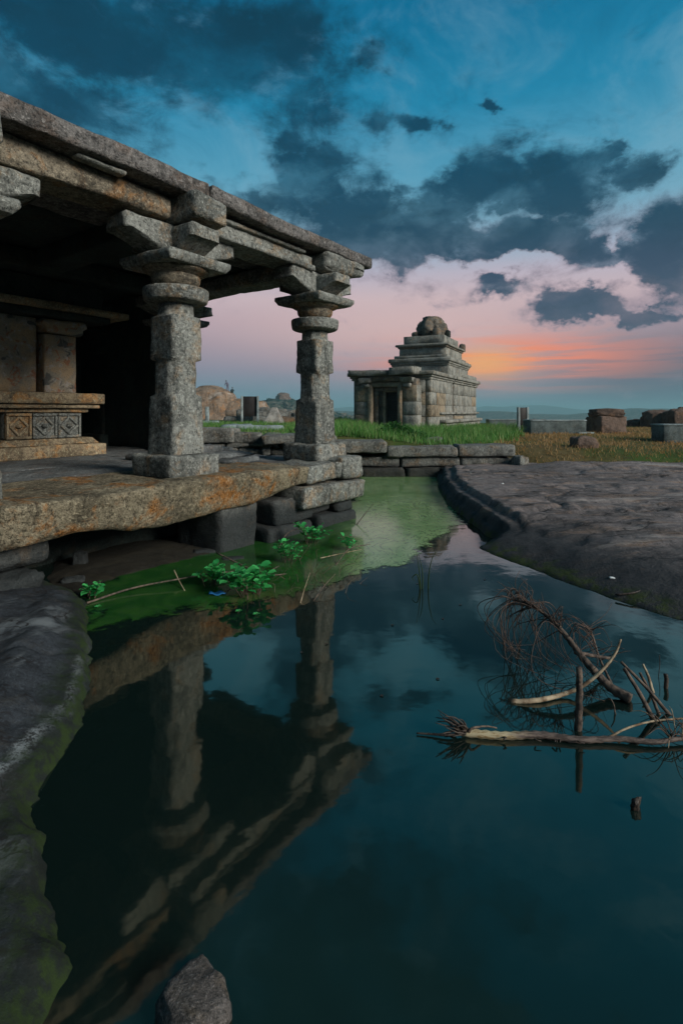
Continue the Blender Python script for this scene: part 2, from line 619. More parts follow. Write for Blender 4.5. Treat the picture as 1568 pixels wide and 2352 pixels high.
M['mud'] = stone_mat('wet_mud', (.028, .026, .020), (.010, .010, .008), (.04, .034, .02), .4, 40, .6, .2, .5, bdist=.012)
M['boulder'] = stone_mat('boulder_granite', (.34, .25, .18), (.06, .042, .03), (.42, .22, .10), .8, 12, .8, .7, .3, gs=.22, pale=(.25, (1, 1, 2.2), (.5, .45, .40)))
M['boulder_dark'] = stone_mat('boulder_brown', (.17, .12, .095), (.045, .036, .03), (.24, .14, .085), .6, 14, .7, .5, .3, gs=.6)
M['concrete'] = stone_mat('pale_concrete', (.34, .41, .41), (.13, .15, .15), (.34, .36, .32), .3, 30, .4, .3, .3)
M['concrete_dark'] = stone_mat('grey_concrete', (.14, .17, .165), (.06, .07, .07), (.18, .18, .15), .3, 30, .4, .4, .35)
M['pale_granite'] = stone_mat('pale_granite', (.42, .40, .36), (.14, .13, .12), (.42, .34, .25), .3, 24, .8, .3, .5)
M['board'] = plain_mat('dark_board', (.028, .022, .020), (.012, .010, .010), 30, .6, .2, (6, 6, .6))
M['iron'] = plain_mat('dark_iron', (.012, .012, .012), (.02, .016, .013), 20, .5, .1)
M['wood'] = plain_mat('dead_wood', (.17, .125, .095), (.05, .04, .035), 40, .8, .6, (1, 1, 1))
M['wood_pale'] = plain_mat('bleached_wood', (.46, .37, .25), (.17, .11, .065), 24, .7, .6)
M['wood_dark'] = plain_mat('wet_wood', (.075, .055, .042), (.025, .020, .018), 40, .5, .6)
M['twig'] = plain_mat('dry_twig', (.13, .085, .065), (.05, .036, .03), 60, .8, .2)
M['fresco'] = None


def leaf_mat(name, a, b2, trans=0.35):
    m, nt, b = new_mat(name)
    oi = nt.nodes.new('ShaderNodeObjectInfo')
    at_ = nt.nodes.new('ShaderNodeAttribute')
    at_.attribute_name = 'tint'
    f = S.op('FRACT', S(oi.outputs['Random']) + S(at_.outputs['Fac']))
    c = mixc(f, a, b2)
    nt.links.new(c, b.inputs['Base Color'])
    b.inputs['Roughness'].default_value = 0.5
    b.inputs['Specular IOR Level'].default_value = 0.3
    t = nt.nodes.new('ShaderNodeBsdfTranslucent')
    nt.links.new(c, t.inputs[0])
    mx = nt.nodes.new('ShaderNodeMixShader')
    mx.inputs[0].default_value = trans
    nt.links.new(b.outputs[0], mx.inputs[1])
    nt.links.new(t.outputs[0], mx.inputs[2])
    o = [n for n in nt.nodes if n.type == 'OUTPUT_MATERIAL'][0]
    nt.links.new(mx.outputs[0], o.inputs[0])
    return m


M['leaf'] = leaf_mat('pond_leaf', (.03, .30, .08), (.10, .58, .16))
M['grass'] = leaf_mat('green_grass', (.07, .26, .04), (.27, .35, .12))
M['dry'] = leaf_mat('dry_grass', (.55, .25, .075), (.38, .27, .12))
M['bush'] = leaf_mat('bush_leaf', (.025, .12, .02), (.06, .18, .035))
M['reed'] = leaf_mat('reed_leaf', (.035, .07, .025), (.06, .10, .03))


def fresco_mat():
    m, nt, b = new_mat('faded_plaster')
    P = coords(nt)
    n1 = noise_tex(P, 4.5, 5, .6, .5)
    n2 = noise_tex(P, 7.0, 4, .6, .8)
    n3 = noise_tex(P, 11.0, 4, .6)
    g = noise_tex(P, 70, 3, .7)
    c = mixc(smooth(S(n1.outputs['Fac']), .40, .60), (.44, .31, .18, 1), (.30, .26, .20, 1))
    c = mixc(smooth(S(n2.outputs['Fac']), .57, .62) * .75, c, (.34, .12, .05, 1))
    c = mixc(smooth(S(n3.outputs['Fac']), .55, .64) * .8, c, (.42, .38, .34, 1))
    c = mixc(smooth(S(n1.outputs['Fac']), .60, .66) * .8, c, (.045, .055, .06, 1))
    c = mixc(smooth(S(g.outputs['Fac']), .5, .35) * .4, c, (.05, .04, .03, 1))
    nt.links.new(c, b.inputs['Base Color'])
    b.inputs['Roughness'].default_value = .9
    set_bump(nt, b, S(n3.outputs['Fac']) + S(g.outputs['Fac']) * .4, .5, .01)
    return m


M['fresco'] = fresco_mat()


def log_mat():
    m, nt, b = new_mat('half_barked_log')
    tc = nt.nodes.new('ShaderNodeTexCoord').outputs['Object']
    sp = nt.nodes.new('ShaderNodeSeparateXYZ')
    nt.links.new(tc, sp.inputs[0])
    n = noise_tex(tc, 16, 5, .7, .3, (.5, 2, 2))
    g = noise_tex(tc, 45, 4, .7, .2, (.4, 2, 2))
    f = smooth(S(sp.outputs[0]) + (S(n.outputs['Fac']) - .5) * .55, -.42, -.20)
    bark = mixc(smooth(S(g.outputs['Fac']), .42, .6), (.16, .12, .10, 1), (.05, .036, .03, 1))
    bare = mixc(smooth(S(g.outputs['Fac']), .45, .62), (.50, .42, .26, 1), (.26, .17, .07, 1))
    nt.links.new(mixc(f, bare, bark), b.inputs['Base Color'])
    b.inputs['Roughness'].default_value = .75
    set_bump(nt, b, S(g.outputs['Fac']), .6, .006)
    return m


def ground_mat():
    m, nt, b = new_mat('ground_soil')
    P = coords(nt, True)
    n1 = noise_tex(P, .35, 5, .6)
    n2 = noise_tex(P, 6.0, 5, .7)
    far = noise_tex(P, .02, 6, .65)
    sp = nt.nodes.new('ShaderNodeSeparateXYZ')
    nt.links.new(P, sp.inputs[0])
    c = mixc(smooth(S(n1.outputs['Fac']), .4, .6), (.05, .085, .022, 1), (.13, .10, .045, 1))
    c = mixc(smooth(S(n2.outputs['Fac']), .5, .65) * .6, c, (.05, .045, .025, 1))
    fc = mixc(smooth(S(far.outputs['Fac']), .42, .6), (.03, .055, .03, 1), (.07, .09, .05, 1))
    c = mixc(smooth(S(sp.outputs[1]), 60, 140), c, fc)
    nt.links.new(c, b.inputs['Base Color'])
    b.inputs['Roughness'].default_value = .95
    b.inputs['Specular IOR Level'].default_value = .1
    set_bump(nt, b, S(n2.outputs['Fac']), .6, .05)
    return m


M['ground'] = ground_mat()


def water_mat():
    m, nt, b = new_mat('pond_water')
    P = coords(nt, True)
    n = noise_tex(P, 2.2, 3, .5)
    n2 = noise_tex(P, 14.0, 2, .5)
    b.inputs['Base Color'].default_value = (.006, .015, .013, 1)
    b.inputs['Roughness'].default_value = .045
    b.inputs['IOR'].default_value = 1.95
    b.inputs['Specular Tint'].default_value = (1.0, .94, .70, 1)
    set_bump(nt, b, S(n.outputs['Fac']) * 1.0 + S(n2.outputs['Fac']) * .12, .10, .02)
    return m


M['water'] = water_mat()


def algae_mat():
    m, nt, b = new_mat('algae_film')
    P = coords(nt, True)
    n = noise_tex(P, 1.1, 4, .55, 1.6)
    n2 = noise_tex(P, 5.0, 5, .65, .6)
    g = noise_tex(P, 90.0, 2, .6)
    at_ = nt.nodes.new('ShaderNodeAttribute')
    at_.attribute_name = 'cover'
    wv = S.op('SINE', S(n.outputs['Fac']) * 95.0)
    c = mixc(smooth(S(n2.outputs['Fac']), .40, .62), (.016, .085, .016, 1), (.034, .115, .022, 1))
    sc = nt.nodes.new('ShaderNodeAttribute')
    sc.attribute_name = 'lit_tone'                      # pale and deep green film; the pavilion's shade painted into the deep part
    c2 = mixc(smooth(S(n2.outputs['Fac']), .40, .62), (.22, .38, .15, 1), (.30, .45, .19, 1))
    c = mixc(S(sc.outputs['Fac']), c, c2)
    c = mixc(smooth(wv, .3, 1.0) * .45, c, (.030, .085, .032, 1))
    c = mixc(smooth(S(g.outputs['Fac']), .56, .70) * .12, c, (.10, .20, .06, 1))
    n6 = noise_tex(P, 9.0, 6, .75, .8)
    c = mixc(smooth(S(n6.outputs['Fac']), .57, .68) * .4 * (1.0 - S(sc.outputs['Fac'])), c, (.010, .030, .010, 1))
    nt.links.new(c, b.inputs['Base Color'])
    b.inputs['Roughness'].default_value = .11
    b.inputs['IOR'].default_value = 1.5
    b.inputs['Specular IOR Level'].default_value = .5
    n5 = noise_tex(P, 13.0, 6, .7, .4)
    cov = S(at_.outputs['Fac']) + (S(n2.outputs['Fac']) - .5) * 1.1 + (S(n5.outputs['Fac']) - .5) * .8 + (S(g.outputs['Fac']) - .5) * .3
    a = smooth(cov, .42, .62) * .88
    nt.links.new(a.s, b.inputs['Alpha'])
    return m


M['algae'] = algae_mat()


def hill_mat(name, a, b2, sc):
    m, nt, b = new_mat(name)
    P = coords(nt, True)
    n = noise_tex(P, sc, 6, .7)
    c = mixc(smooth(S(n.outputs['Fac']), .40, .62), a, b2)
    nt.links.new(c, b.inputs['Base Color'])
    b.inputs['Roughness'].default_value = 1
    b.inputs['Specular IOR Level'].default_value = 0
    return m


M['hill'] = hill_mat('wooded_hill', (.015, .04, .03, 1), (.17, .16, .13, 1), .13)
M['far_hill'] = hill_mat('far_hill', (.03, .06, .045, 1), (.07, .085, .06, 1), .01)


def flat_mat(name, c, rough=.6):
    m, nt, b = new_mat(name)
    n = noise_tex(coords(nt), 12, 3)
    nt.links.new(mixc(smooth(S(n.outputs['Fac']), .35, .65), c + (1,), tuple(x * .7 for x in c) + (1,)), b.inputs['Base Color'])
    b.inputs['Roughness'].default_value = rough
    return m


M['skin'] = flat_mat('skin', (.16, .09, .06))
M['cloth_grey'] = flat_mat('grey_clothes', (.18, .18, .24))
M['cloth_teal'] = flat_mat('dark_clothes', (.03, .055, .06))
M['blue'] = flat_mat('blue_plastic', (.05, .30, .70), .35)
M['litter'] = flat_mat('white_scrap', (.7, .75, .75), .6)


# ------------------------------------------------------------------ setting: ground, water, rock
def sstep(x, a, b):
    t = np.clip((x - a) / (b - a), 0, 1)
    return t * t * (3 - 2 * t)


def pnoise(x, y, f, o=4, s=0):
    return fbm(np.stack([x, y, np.zeros_like(x) + .37], 1), f, o, s)


def ground_h(x, y):
    base = .84 - .26 * sstep(x, -.2, 2.6) + .05 * pnoise(x, y, .5, 3, 5)
    base = base - .25 * sstep(x, 3.5, 9) * sstep(y, 16, 9)
    # the basin of the pond, held by the retaining wall; on the right the soil fades on to the rock
    right = sstep(x, 3.3, 4.2)
    wob = .9 * pnoise(x, np.zeros_like(x), .45, 3, 71) * right
    edge0 = 11.42 * (1 - right) + 9.0 * right + wob
    edge1 = 11.62 * (1 - right) + 11.6 * right + wob
    inside = 1 - sstep(y, edge0, edge1)
    inside = inside * sstep(x, -13, -11) * (1 - sstep(x, 14, 18)) * sstep(y, -9, -6)
    z = base * (1 - inside) + (-.7) * inside
    # the hill top ends and falls to the plain
    lip = 34 + 62 * sstep(x, 4, -8)
    fall = sstep(y, lip, lip + 60)
    back = sstep(-y, 30, 120)
    side = np.maximum(sstep(x, 60, 160), sstep(-x, 60, 160))
    fall = np.maximum(np.maximum(fall, back), side)
    z = z - .9 * sstep(y, 24, 90) * (x < 8)
    z = z * (1 - fall) + (-26 + 3 * pnoise(x, y, .004, 4, 9)) * fall
    return z


def axis(lo, hi, fine0, fine1, step, growth=1.18):
    a = list(np.arange(fine0, fine1, step))
    s = step
    v = fine1
    while v < hi:
        a.append(v)
        s *= growth
        v += s
    a.append(hi)
    s = step
    v = fine0
    pre = []
    while v > lo:
        s *= growth
        v -= s
        pre.append(max(v, lo))
    return np.array(sorted(set(pre)) + a)


def grid_obj(name, xs, ys, hf, mat, keep=None, attr=None):
    gx, gy = np.meshgrid(xs, ys)
    x, y = gx.ravel(), gy.ravel()
    z = hf(x, y)
    nx, ny = len(xs), len(ys)
    i = np.arange((ny - 1) * (nx - 1))
    r, c = i // (nx - 1), i % (nx - 1)
    a = r * nx + c
    Fc = np.stack([a, a + 1, a + nx + 1, a + nx], 1)
    if keep is not None:
        k = keep(x, y, z)
        Fc = Fc[k[Fc].any(axis=1)]
        used = np.unique(Fc)
        mp = np.zeros(len(x), int) - 1
        mp[used] = np.arange(len(used))
        Fc = mp[Fc]
        x, y, z = x[used], y[used], z[used]
    o = mk(name, np.stack([x, y, z], 1), Fc, mat, origin=(0, 0, 0))
    return o, x, y, z


gr, *_ = grid_obj("ground", axis(-7000, 7000, -16, 22, .4), axis(-3000, 9000, 2, 36, .3), ground_h, M['ground'])
tag(gr, kind="structure")


def poly_sd(x, y, poly):
    """signed distance, positive inside"""
    P = np.array(poly, dtype=float)
    d = np.full(len(x), 1e9)
    ins = np.zeros(len(x), bool)
    n = len(P)
    for i in range(n):
        a, b = P[i], P[(i + 1) % n]
        e = b - a
        t = np.clip(((x - a[0]) * e[0] + (y - a[1]) * e[1]) / (e @ e + 1e-12), 0, 1)
        d = np.minimum(d, np.hypot(x - a[0] - t * e[0], y - a[1] - t * e[1]))
        c = ((a[1] > y) != (b[1] > y)) & (x < (b[0] - a[0]) * (y - a[1]) / (b[1] - a[1] + 1e-12) + a[0])
        ins ^= c
    return np.where(ins, d, -d)


def wpoly(pts):
    return [tuple(W(px, py)[:2]) for px, py in pts]


RIGHT = wpoly([(1008, 1090), (1004, 1110), (1012, 1135), (1036, 1165), (1075, 1198), (1112, 1228), (1138, 1243), (1120, 1250), (1102, 1260),
               (1180, 1292), (1260, 1325), (1330, 1350), (1410, 1380), (1480, 1400), (1568, 1428)]) + \
    [(3.0, 2.3), (4.2, 1.2), (5.0, -1.0), (5.5, -3.5), (15, -4), (15.5, 12.3), (4.2, 12.3), (3.3, 11.3), (2.3, 11.0)]


def right_h(x, y):
    s = poly_sd(x, y, RIGHT) + .05 * pnoise(x, y, 3.0, 3, 21) + .02 * pnoise(x, y, 11, 3, 22)
    steep = sstep(y, 5.0, 5.7)
    sj = s + .05 * pnoise(x, y, 6, 4, 23)
    hs = .07 * sstep(sj, -.02, .03) + .13 * sstep(sj, .07, .13) + .065 * sstep(sj, .26, .31)
    hg = .30 * (1 - np.exp(-np.maximum(s, 0) / .75))
    h = hs * steep + hg * (1 - steep)
    lay = np.abs(pnoise(x * .6 + y * .25, y * 1.5, 1.1, 4, 31))
    h = h + sstep(s, .1, .8) * (.05 * (.32 - lay) + .016 * pnoise(x, y, 2.6, 4, 32) + .05 * pnoise(x, y, .35, 2, 33))
    # a low bench in the bank
    h = h + .03 * steep * sstep(s, .0, .05) * (1 - sstep(s, .05, .12)) * (1 + pnoise(x, y, 5, 2, 3))
    h = h + .007 * sstep(s, .0, .2) * pnoise(x, y, 9, 3, 35)
    wv = h + .04 * pnoise(x * .7, y * 1.4, 1.7, 4, 36)
    st_ = .05
    ter = (np.floor(wv / st_) + sstep(wv / st_ - np.floor(wv / st_), .35, .65)) * st_ - (wv - h)
    h = h + (ter - h) * .75 * sstep(s, .15, .6) * sstep(pnoise(x, y, .8, 3, 37), -.25, .25)
    for (sd_, fq, dp) in ((45, .55, .035), (46, .9, .022)):
        cr = np.abs(pnoise(x * .75 + y * .3, y - x * .2, fq, 4, sd_))
        h = h - dp * (1 - sstep(cr, .0, .022)) * sstep(s, .1, .4)
    # shallow ridge of paler rock before the dry grass
    h = h + (.09 + .10 * pnoise(x, y, .8, 3, 88)) * np.exp(-((y - 9.8 - .5 * pnoise(x, y, .6, 2, 8)) / .45) ** 2) * sstep(x, 3.4, 4.4)
    return np.where(s < 0, np.maximum(s * 1.6, -.6), h)


rs, *_ = grid_obj("rock_shelf", axis(1.0, 15.4, 1.0, 5.2, .035, 1.03), axis(-4, 12.2, 2.6, 11.4, .04, 1.05), right_h, M['rock'], keep=lambda x, y, z: z > -.45)
tag(rs, kind="structure", label="broad bare rock shelf sloping into the pond")

LEFT = wpoly([(120, 1350), (185, 1372), (208, 1420), (210, 1470), (212, 1530), (216, 1600), (196, 1660), (130, 1748), (84, 1810), (66, 1850), (98, 1930),
              (130, 2040), (122, 2110), (158, 2190), (168, 2240), (140, 2310), (100, 2380)]) + [(-.62, .6), (-.8, .1), (-1.2, -1.2), (-4.5, -1.5), (-5, 3.7), (-2.6, 3.95)]


def left_h(x, y):
    s = poly_sd(x, y, LEFT) + .05 * pnoise(x, y, 5.0, 3, 41) + .032 * pnoise(x, y, 17, 4, 42)
    h = .05 * sstep(s, -.01, .06) + .17 * (1 - np.exp(-np.maximum(s, 0) / .45))
    h = h + sstep(s, .03, .4) * (.03 * pnoise(x, y, 2.2, 4, 43) + .045 * np.exp(-((x + 1.35 + .35 * (y - 2)) / .12) ** 2))
    h = h + .014 * sstep(s, 0, .1) * pnoise(x, y, 14, 4, 44)
    cr = np.abs(pnoise(x, y * .6, 1.5, 4, 47))
    h = h - .02 * (1 - sstep(cr, 0, .03)) * sstep(s, .05, .2)
    return np.where(s < 0, np.maximum(s * 1.8, -.5), h)


ls, *_ = grid_obj("rock_bank", axis(-5, -.4, -2.7, -.5, .022, 1.05), axis(-1.4, 4.1, .5, 3.95, .024, 1.05), left_h, M['rock_left'], keep=lambda x, y, z: z > -.35)
tag(ls, kind="structure", label="dark mossy rock bank at the pond edge")

wt = mk("water", [(-12, -8, 0), (13, -8, 0), (13, 11.6, 0), (-12, 11.6, 0)], [(0, 1, 2, 3)], M['water'], origin=(0, 0, 0))
tag(wt, kind="structure")

# ------------------------------------------------------------------ the pavilion
P1 = Vector((-1.58, 5.0, 0))
U = Vector((.5775, .8165, 0)).normalized()
V = Vector((-U.y, U.x, 0))
PFLOOR = EYE - .60
UV = (tuple(U[:2]), tuple(V[:2]))


def PV(u, v, z):
    q = P1 + U * u + V * v
    return (q.x, q.y, z)


pav = empty("pillared_pavilion", PV(.2, 2.0, 0), "ancient granite pavilion with carved pillars on a raised slab platform over the pond", "pavilion")


def pb(name, u0, u1, v0, v1, z0, z1, mat, parent=None, **kw):
    return block(name, PV((u0 + u1) / 2, (v0 + v1) / 2, (z0 + z1) / 2), UV, ((u1 - u0) / 2, (v1 - v0) / 2, (z1 - z0) / 2), M[mat], parent or pav, **kw)


def chamfered(x, y, k):
    e = np.maximum(np.abs(x) + np.abs(y) - k, 0) / 2
    return x - np.sign(x) * e, y - np.sign(y) * e


def pillar(u, v, rot=0.0, seed=0, scale=1.0, mat='granite'):
    """square and eight-sided shaft on a footing block, with ring, bowl, abacus and cross bracket"""
    SEED[0] += 1
    z0 = PFLOOR + .20
    secs = [(.00, .188, 9), (.03, .190, 9), (.50, .178, 9), (.54, .176, 9), (.565, .168, .262), (.70, .167, .256), (.875, .165, .255), (.89, .170, 9),
            (.90, .174, 9), (1.28, .169, 9), (1.295, .166, 9), (1.305, .156, .226), (1.42, .152, .222)]
    m = 15
    t = np.linspace(-1, 1, m + 1)[:-1]
    sq = np.concatenate([np.stack([t, -np.ones(m)], 1), np.stack([np.ones(m), t], 1), np.stack([-t, np.ones(m)], 1), np.stack([-np.ones(m), -t], 1)])
    zs, ws, cs = [], [], []
    for (a, b) in zip(secs[:-1], secs[1:]):
        k = max(1, int((b[0] - a[0]) / .035))
        for i in range(k):
            f = i / k
            zs.append(a[0] + (b[0] - a[0]) * f)
            ws.append(a[1] + (b[1] - a[1]) * f)
            cs.append(min(9, a[2] + (b[2] - a[2]) * f) if max(a[2], b[2]) < 5 else a[2])
    zs.append(secs[-1][0]); ws.append(secs[-1][1]); cs.append(secs[-1][2])
    Vv = []
    for z, w, c in zip(zs, ws, cs):
        x, y = sq[:, 0] * w, sq[:, 1] * w
        x, y = chamfered(x, y, min(c, 2 * w - .016))
        Vv.append(np.stack([x, y, np.full(len(x), z)], 1))
    Vv = np.concatenate(Vv)
    rad = Vv.copy(); rad[:, 2] = 0
    rad /= np.linalg.norm(rad, axis=1, keepdims=True)
    Vv = Vv + rad * (.011 * fbm(Vv + SEED[0] * 2.7, 9, 4, SEED[0], .6))[:, None]
    n = 4 * m
    Fc = []
    for i in range(len(zs) - 1):
        for k in range(n):
            k2 = (k + 1) % n
            Fc.append((i * n + k, i * n + k2, (i + 1) * n + k2, (i + 1) * n + k))
    Fc.append(tuple((len(zs) - 1) * n + k for k in range(n)))
    c, s = math.cos(rot), math.sin(rot)
    ux = Vector((U.x * c + V.x * s, U.y * c + V.y * s, 0))
    vx = Vector((-ux.y, ux.x, 0))
    o = np.array(PV(u, v, z0))
    world = o + Vv[:, :1] * np.array(ux) + Vv[:, 1:2] * np.array(vx) + Vv[:, 2:3] * np.array([0, 0, 1.0])
    sh = mk("pillar", world, Fc, M[mat], pav, origin=o)
    ax = (tuple(ux[:2]), tuple(vx[:2]))

    def sub(name, du0, du1, dv0, dv1, za, zb, ax=UV, **kw):
        cc = Vector(PV(u, v, (za + zb) / 2)) + Vector((ax[0][0], ax[0][1], 0)) * ((du0 + du1) / 2) + Vector((ax[1][0], ax[1][1], 0)) * ((dv0 + dv1) / 2)
        return block(name, tuple(cc), ax, ((du1 - du0) / 2, (dv1 - dv0) / 2, (zb - za) / 2), M[mat], sh, **kw)
    sub("base", -.29, .29, -.29, .29, PFLOOR - .02, z0 + .004, ax=ax, seg=.05, r=.025, amp=.012, jit=.012)
    zt = z0 + 1.42
    lathe("ring", [(.20, zt - .002), (.25, zt + .004), (.275, zt + .012), (.288, zt + .022), (.292, zt + .03), (.300, zt + .075), (.304, zt + .12), (.301, zt + .132), (.29, zt + .14), (.27, zt + .144), (.17, zt + .155)], PV(u, v, 0), M[mat], sh, 56, .005)
    lathe("bowl", [(.165, zt + .155), (.195, zt + .175), (.222, zt + .21), (.228, zt + .25), (.215, zt + .275), (.27, zt + .287), (.30, zt + .305), (.31, zt + .325)], PV(u, v, 0), M['granite_warm' if mat == 'granite' else mat], sh, 48, .004)

    def taper(p):
        k = np.where(p[:, 2] < 0, .93, 1.0)
        p = p.copy(); p[:, 0] *= k; p[:, 1] *= k
        return p
    za = zt + .32
    sub("abacus", -.365, .365, -.365, .365, za, za + .095, ax=ax, seg=.06, r=.012, amp=.008, fn=taper, nmax=16)
    zb = za + .095
    # cross bracket, arms cut back underneath

    def arm(L):
        def f(p):
            p = p.copy()
            low = np.clip(-(p[:, 2]) / .13, 0, 1)
            out = np.clip((np.abs(p[:, 0]) - .16) / (L - .16), 0, 1)
            p[:, 2] += low * out * .13 * 1.15
            return p
        return f
    sub("bracket", -.62, .60, -.155, .155, zb + .002, zb + .285, seg=.05, r=.02, amp=.012, fn=arm(.6), jit=.01, nmax=22)
    vf = (tuple(V[:2]), tuple((-U)[:2]))
    sub("bracket", -.44, .46, -.165, .165, zb + .004, zb + .262, ax=vf, seg=.05, r=.02, amp=.012, fn=arm(.45), jit=.01, nmax=22)
    return zb + .285


ZB = pillar(0, 0, .03)
pillar(2.08, -.05, -.02)
pillar(-1.90, .0, .02)
pillar(2.07, 2.72, .02)
pillar(2.07, 4.7, 0, mat='granite_shaded')
pillar(-4.1, 0, 0)
# beams
ROOF0, ROOF1 = EYE + 1.96, EYE + 2.12


def beam_fn(dent):
    def f(p):
        p = p.copy()
        p[:, 2] += np.where(p[:, 2] < 0, dent * np.sin(p[:, 0] * 2.1 + 1) * .5, 0)
        return p
    return f


BZ1 = ROOF0 - .045
pb("beam", -1.64, -.20, -.20, .17, ZB + .005, BZ1 + .02, 'granite_warm', seg=.06, r=.02, amp=.014, fn=beam_fn(.04), jit=.012)
pb("beam", .21, 1.86, -.20, .16, ZB - .012, BZ1 - .012, 'granite', seg=.06, r=.02, amp=.012, fn=beam_fn(.02), jit=.012)
pb("beam", -3.8, -2.14, -.22, .16, ZB + .002, BZ1, 'granite_warm', seg=.06, r=.02, amp=.014)
pb("beam_ledge", .22, 1.84, -.245, -.19, ZB - .006, ZB + .055, 'granite', seg=.05, r=.012, amp=.01)
pb("beam_ledge", .22, 1.66, -.25, -.16, BZ1 - .035, BZ1 + .004, 'granite', seg=.05, r=.01, amp=.01)
pb("beam_end", -.175, .195, -.49, .60, ZB + .004, ROOF0 - .004, 'granite', seg=.05, r=.025, amp=.016, jit=.02)
pb("beam_end", -2.09, -1.70, -.50, .60, ZB + .004, ROOF0 - .004, 'granite', seg=.05, r=.025, amp=.016, jit=.02)
pb("beam_end", 1.92, 2.72, -.40, .22, ZB + .008, ROOF0 - .004, 'granite', seg=.045, r=.04, amp=.03, jit=.03, freq=5,
   fn=lambda p: np.stack([p[:, 0], p[:, 1], np.where((p[:, 2] < 0) & (p[:, 0] > 0), p[:, 2] + np.clip(p[:, 0], 0, 1) * .22, p[:, 2])], 1))
pb("beam", 1.88, 2.26, .24, 2.35, ZB - .01, BZ1, 'granite', seg=.07, r=.02, amp=.02, fn=beam_fn(.02))
pb("beam", 1.9, 2.24, 2.37, 5.0, ZB - .01, BZ1, 'granite_shaded', seg=.1, r=.02, amp=.014)
pb("beam", -.17, .17, .62, 2.9, ZB + .01, ROOF0 - .01, 'granite_shaded', seg=.1, r=.02, amp=.014)
pb("beam", -2.22, -1.88, .62, 2.9, ZB + .01, ROOF0 - .01, 'granite_shaded', seg=.1, r=.02, amp=.014)
pb("beam", -5.5, 1.86, 2.40, 2.72, ZB - .005, BZ1, 'granite_shaded', seg=.12, r=.02, amp=.012)
# roof slabs


def sag(p):
    p = p.copy()
    p[:, 2] += -.012 * np.cos(p[:, 0] * 1.3) + .008 * np.sin(p[:, 0] * 3.7)
    return p


pb("roof_slab", -2.62, .085, -.39, 1.1, ROOF0, ROOF1, 'roof', seg=.05, r=.02, amp=.013, freq=6, fn=sag, nmax=60)
pb("roof_slab", .115, 2.93, -.385, 1.1, ROOF0 + .004, ROOF1 - .012, 'roof', seg=.05, r=.02, amp=.013, freq=6, fn=sag, nmax=60)
pb("roof_slab", -5.6, -2.65, -.38, 1.1, ROOF0, ROOF1, 'roof', seg=.1, r=.035, amp=.02)
for i, (a, b) in enumerate([(-5.6, -2.6), (-2.57, .09), (.12, 2.8)]):
    pb("roof_slab", a, b, 1.13, 2.55, ROOF0, ROOF1, 'granite_shaded', seg=.15, r=.02, amp=.012)
    pb("roof_slab", a, min(b, 2.6), 2.58, 5.6, ROOF0, ROOF1, 'granite_shaded', seg=.2, r=.02, amp=.012)
# drip fillet under the eave between the pillars
pb("eave_strip", -1.12, -.72, -.32, -.22, ROOF0 - .05, ROOF0 - .016, 'granite', seg=.06, r=.01, amp=.012)
# platform: the long front slab and the floor behind it


def slab_under(p):
    p = p.copy()
    u = p[:, 0]
    low = p[:, 2] < 0
    und = -.025 - .085 * np.exp(-((u - .05) / .75) ** 2) + .07 * sstep(u, .65, 1.5) + .03 * np.sin(u * 5.1) * .6
    p[:, 2] = np.where(low, p[:, 2] + und * (-p[:, 2] / .125), p[:, 2])
    p[:, 1] += np.where(p[:, 1] < 0, .035 * np.sin(u * 2.3 + 1.0) - .03 * (p[:, 2] / .125), 0)
    return p


pb("platform_slab", -1.74, 1.31, -.54, .60, PFLOOR - .25, PFLOOR, 'slab', seg=.04, r=.03, amp=.026, freq=4.5, fn=slab_under, nmax=76)
pb("platform_slab", -5.0, -1.76, -.54, .60, PFLOOR - .26, PFLOOR - .01, 'slab', seg=.08, r=.03, amp=.02, nmax=40)
for (a, b, c, d, dz) in [(-5, -1.3, .62, 1.5, -.01), (-1.28, .75, .62, 1.55, .0), (.77, 1.34, .62, 1.9, -.015), (-5, -1.0, 1.53, 2.9, .005), (-.98, .74, 1.57, 2.9, -.006),
                         (1.36, 2.40, .12, .95, -.02), (1.36, 2.38, .97, 2.0, -.03), (.77, 1.34, 1.92, 2.9, .0), (1.36, 2.40, 2.02, 3.1, -.01), (-5, -1.0, 2.92, 5.6, .0), (-.98, 1.34, 2.92, 5.6, -.005),
                         (1.36, 2.40, 3.12, 5.6, 0)]:
    pb("floor_slab", a, b, c, d, PFLOOR - .24, PFLOOR + dz, 'floor', seg=.07, r=.02, amp=.016, freq=4, jit=.012, nmax=30)
for (u, v, a, b, h, rz) in [(1.05, 1.6, .42, .18, .07, .2), (1.62, 1.1, .40, .16, .05, -.1), (1.7, 1.75, .5, .2, .075, .1), (1.5, 1.42, .26, .16, .13, .3), (1.3, .55, .3, .12, .035, 0)]:
    x = pb("loose_slab", u - a, u + a, v - b, v + b, PFLOOR - .03, PFLOOR + h, 'floor', seg=.05, r=.02, amp=.03, freq=5, jit=.04)
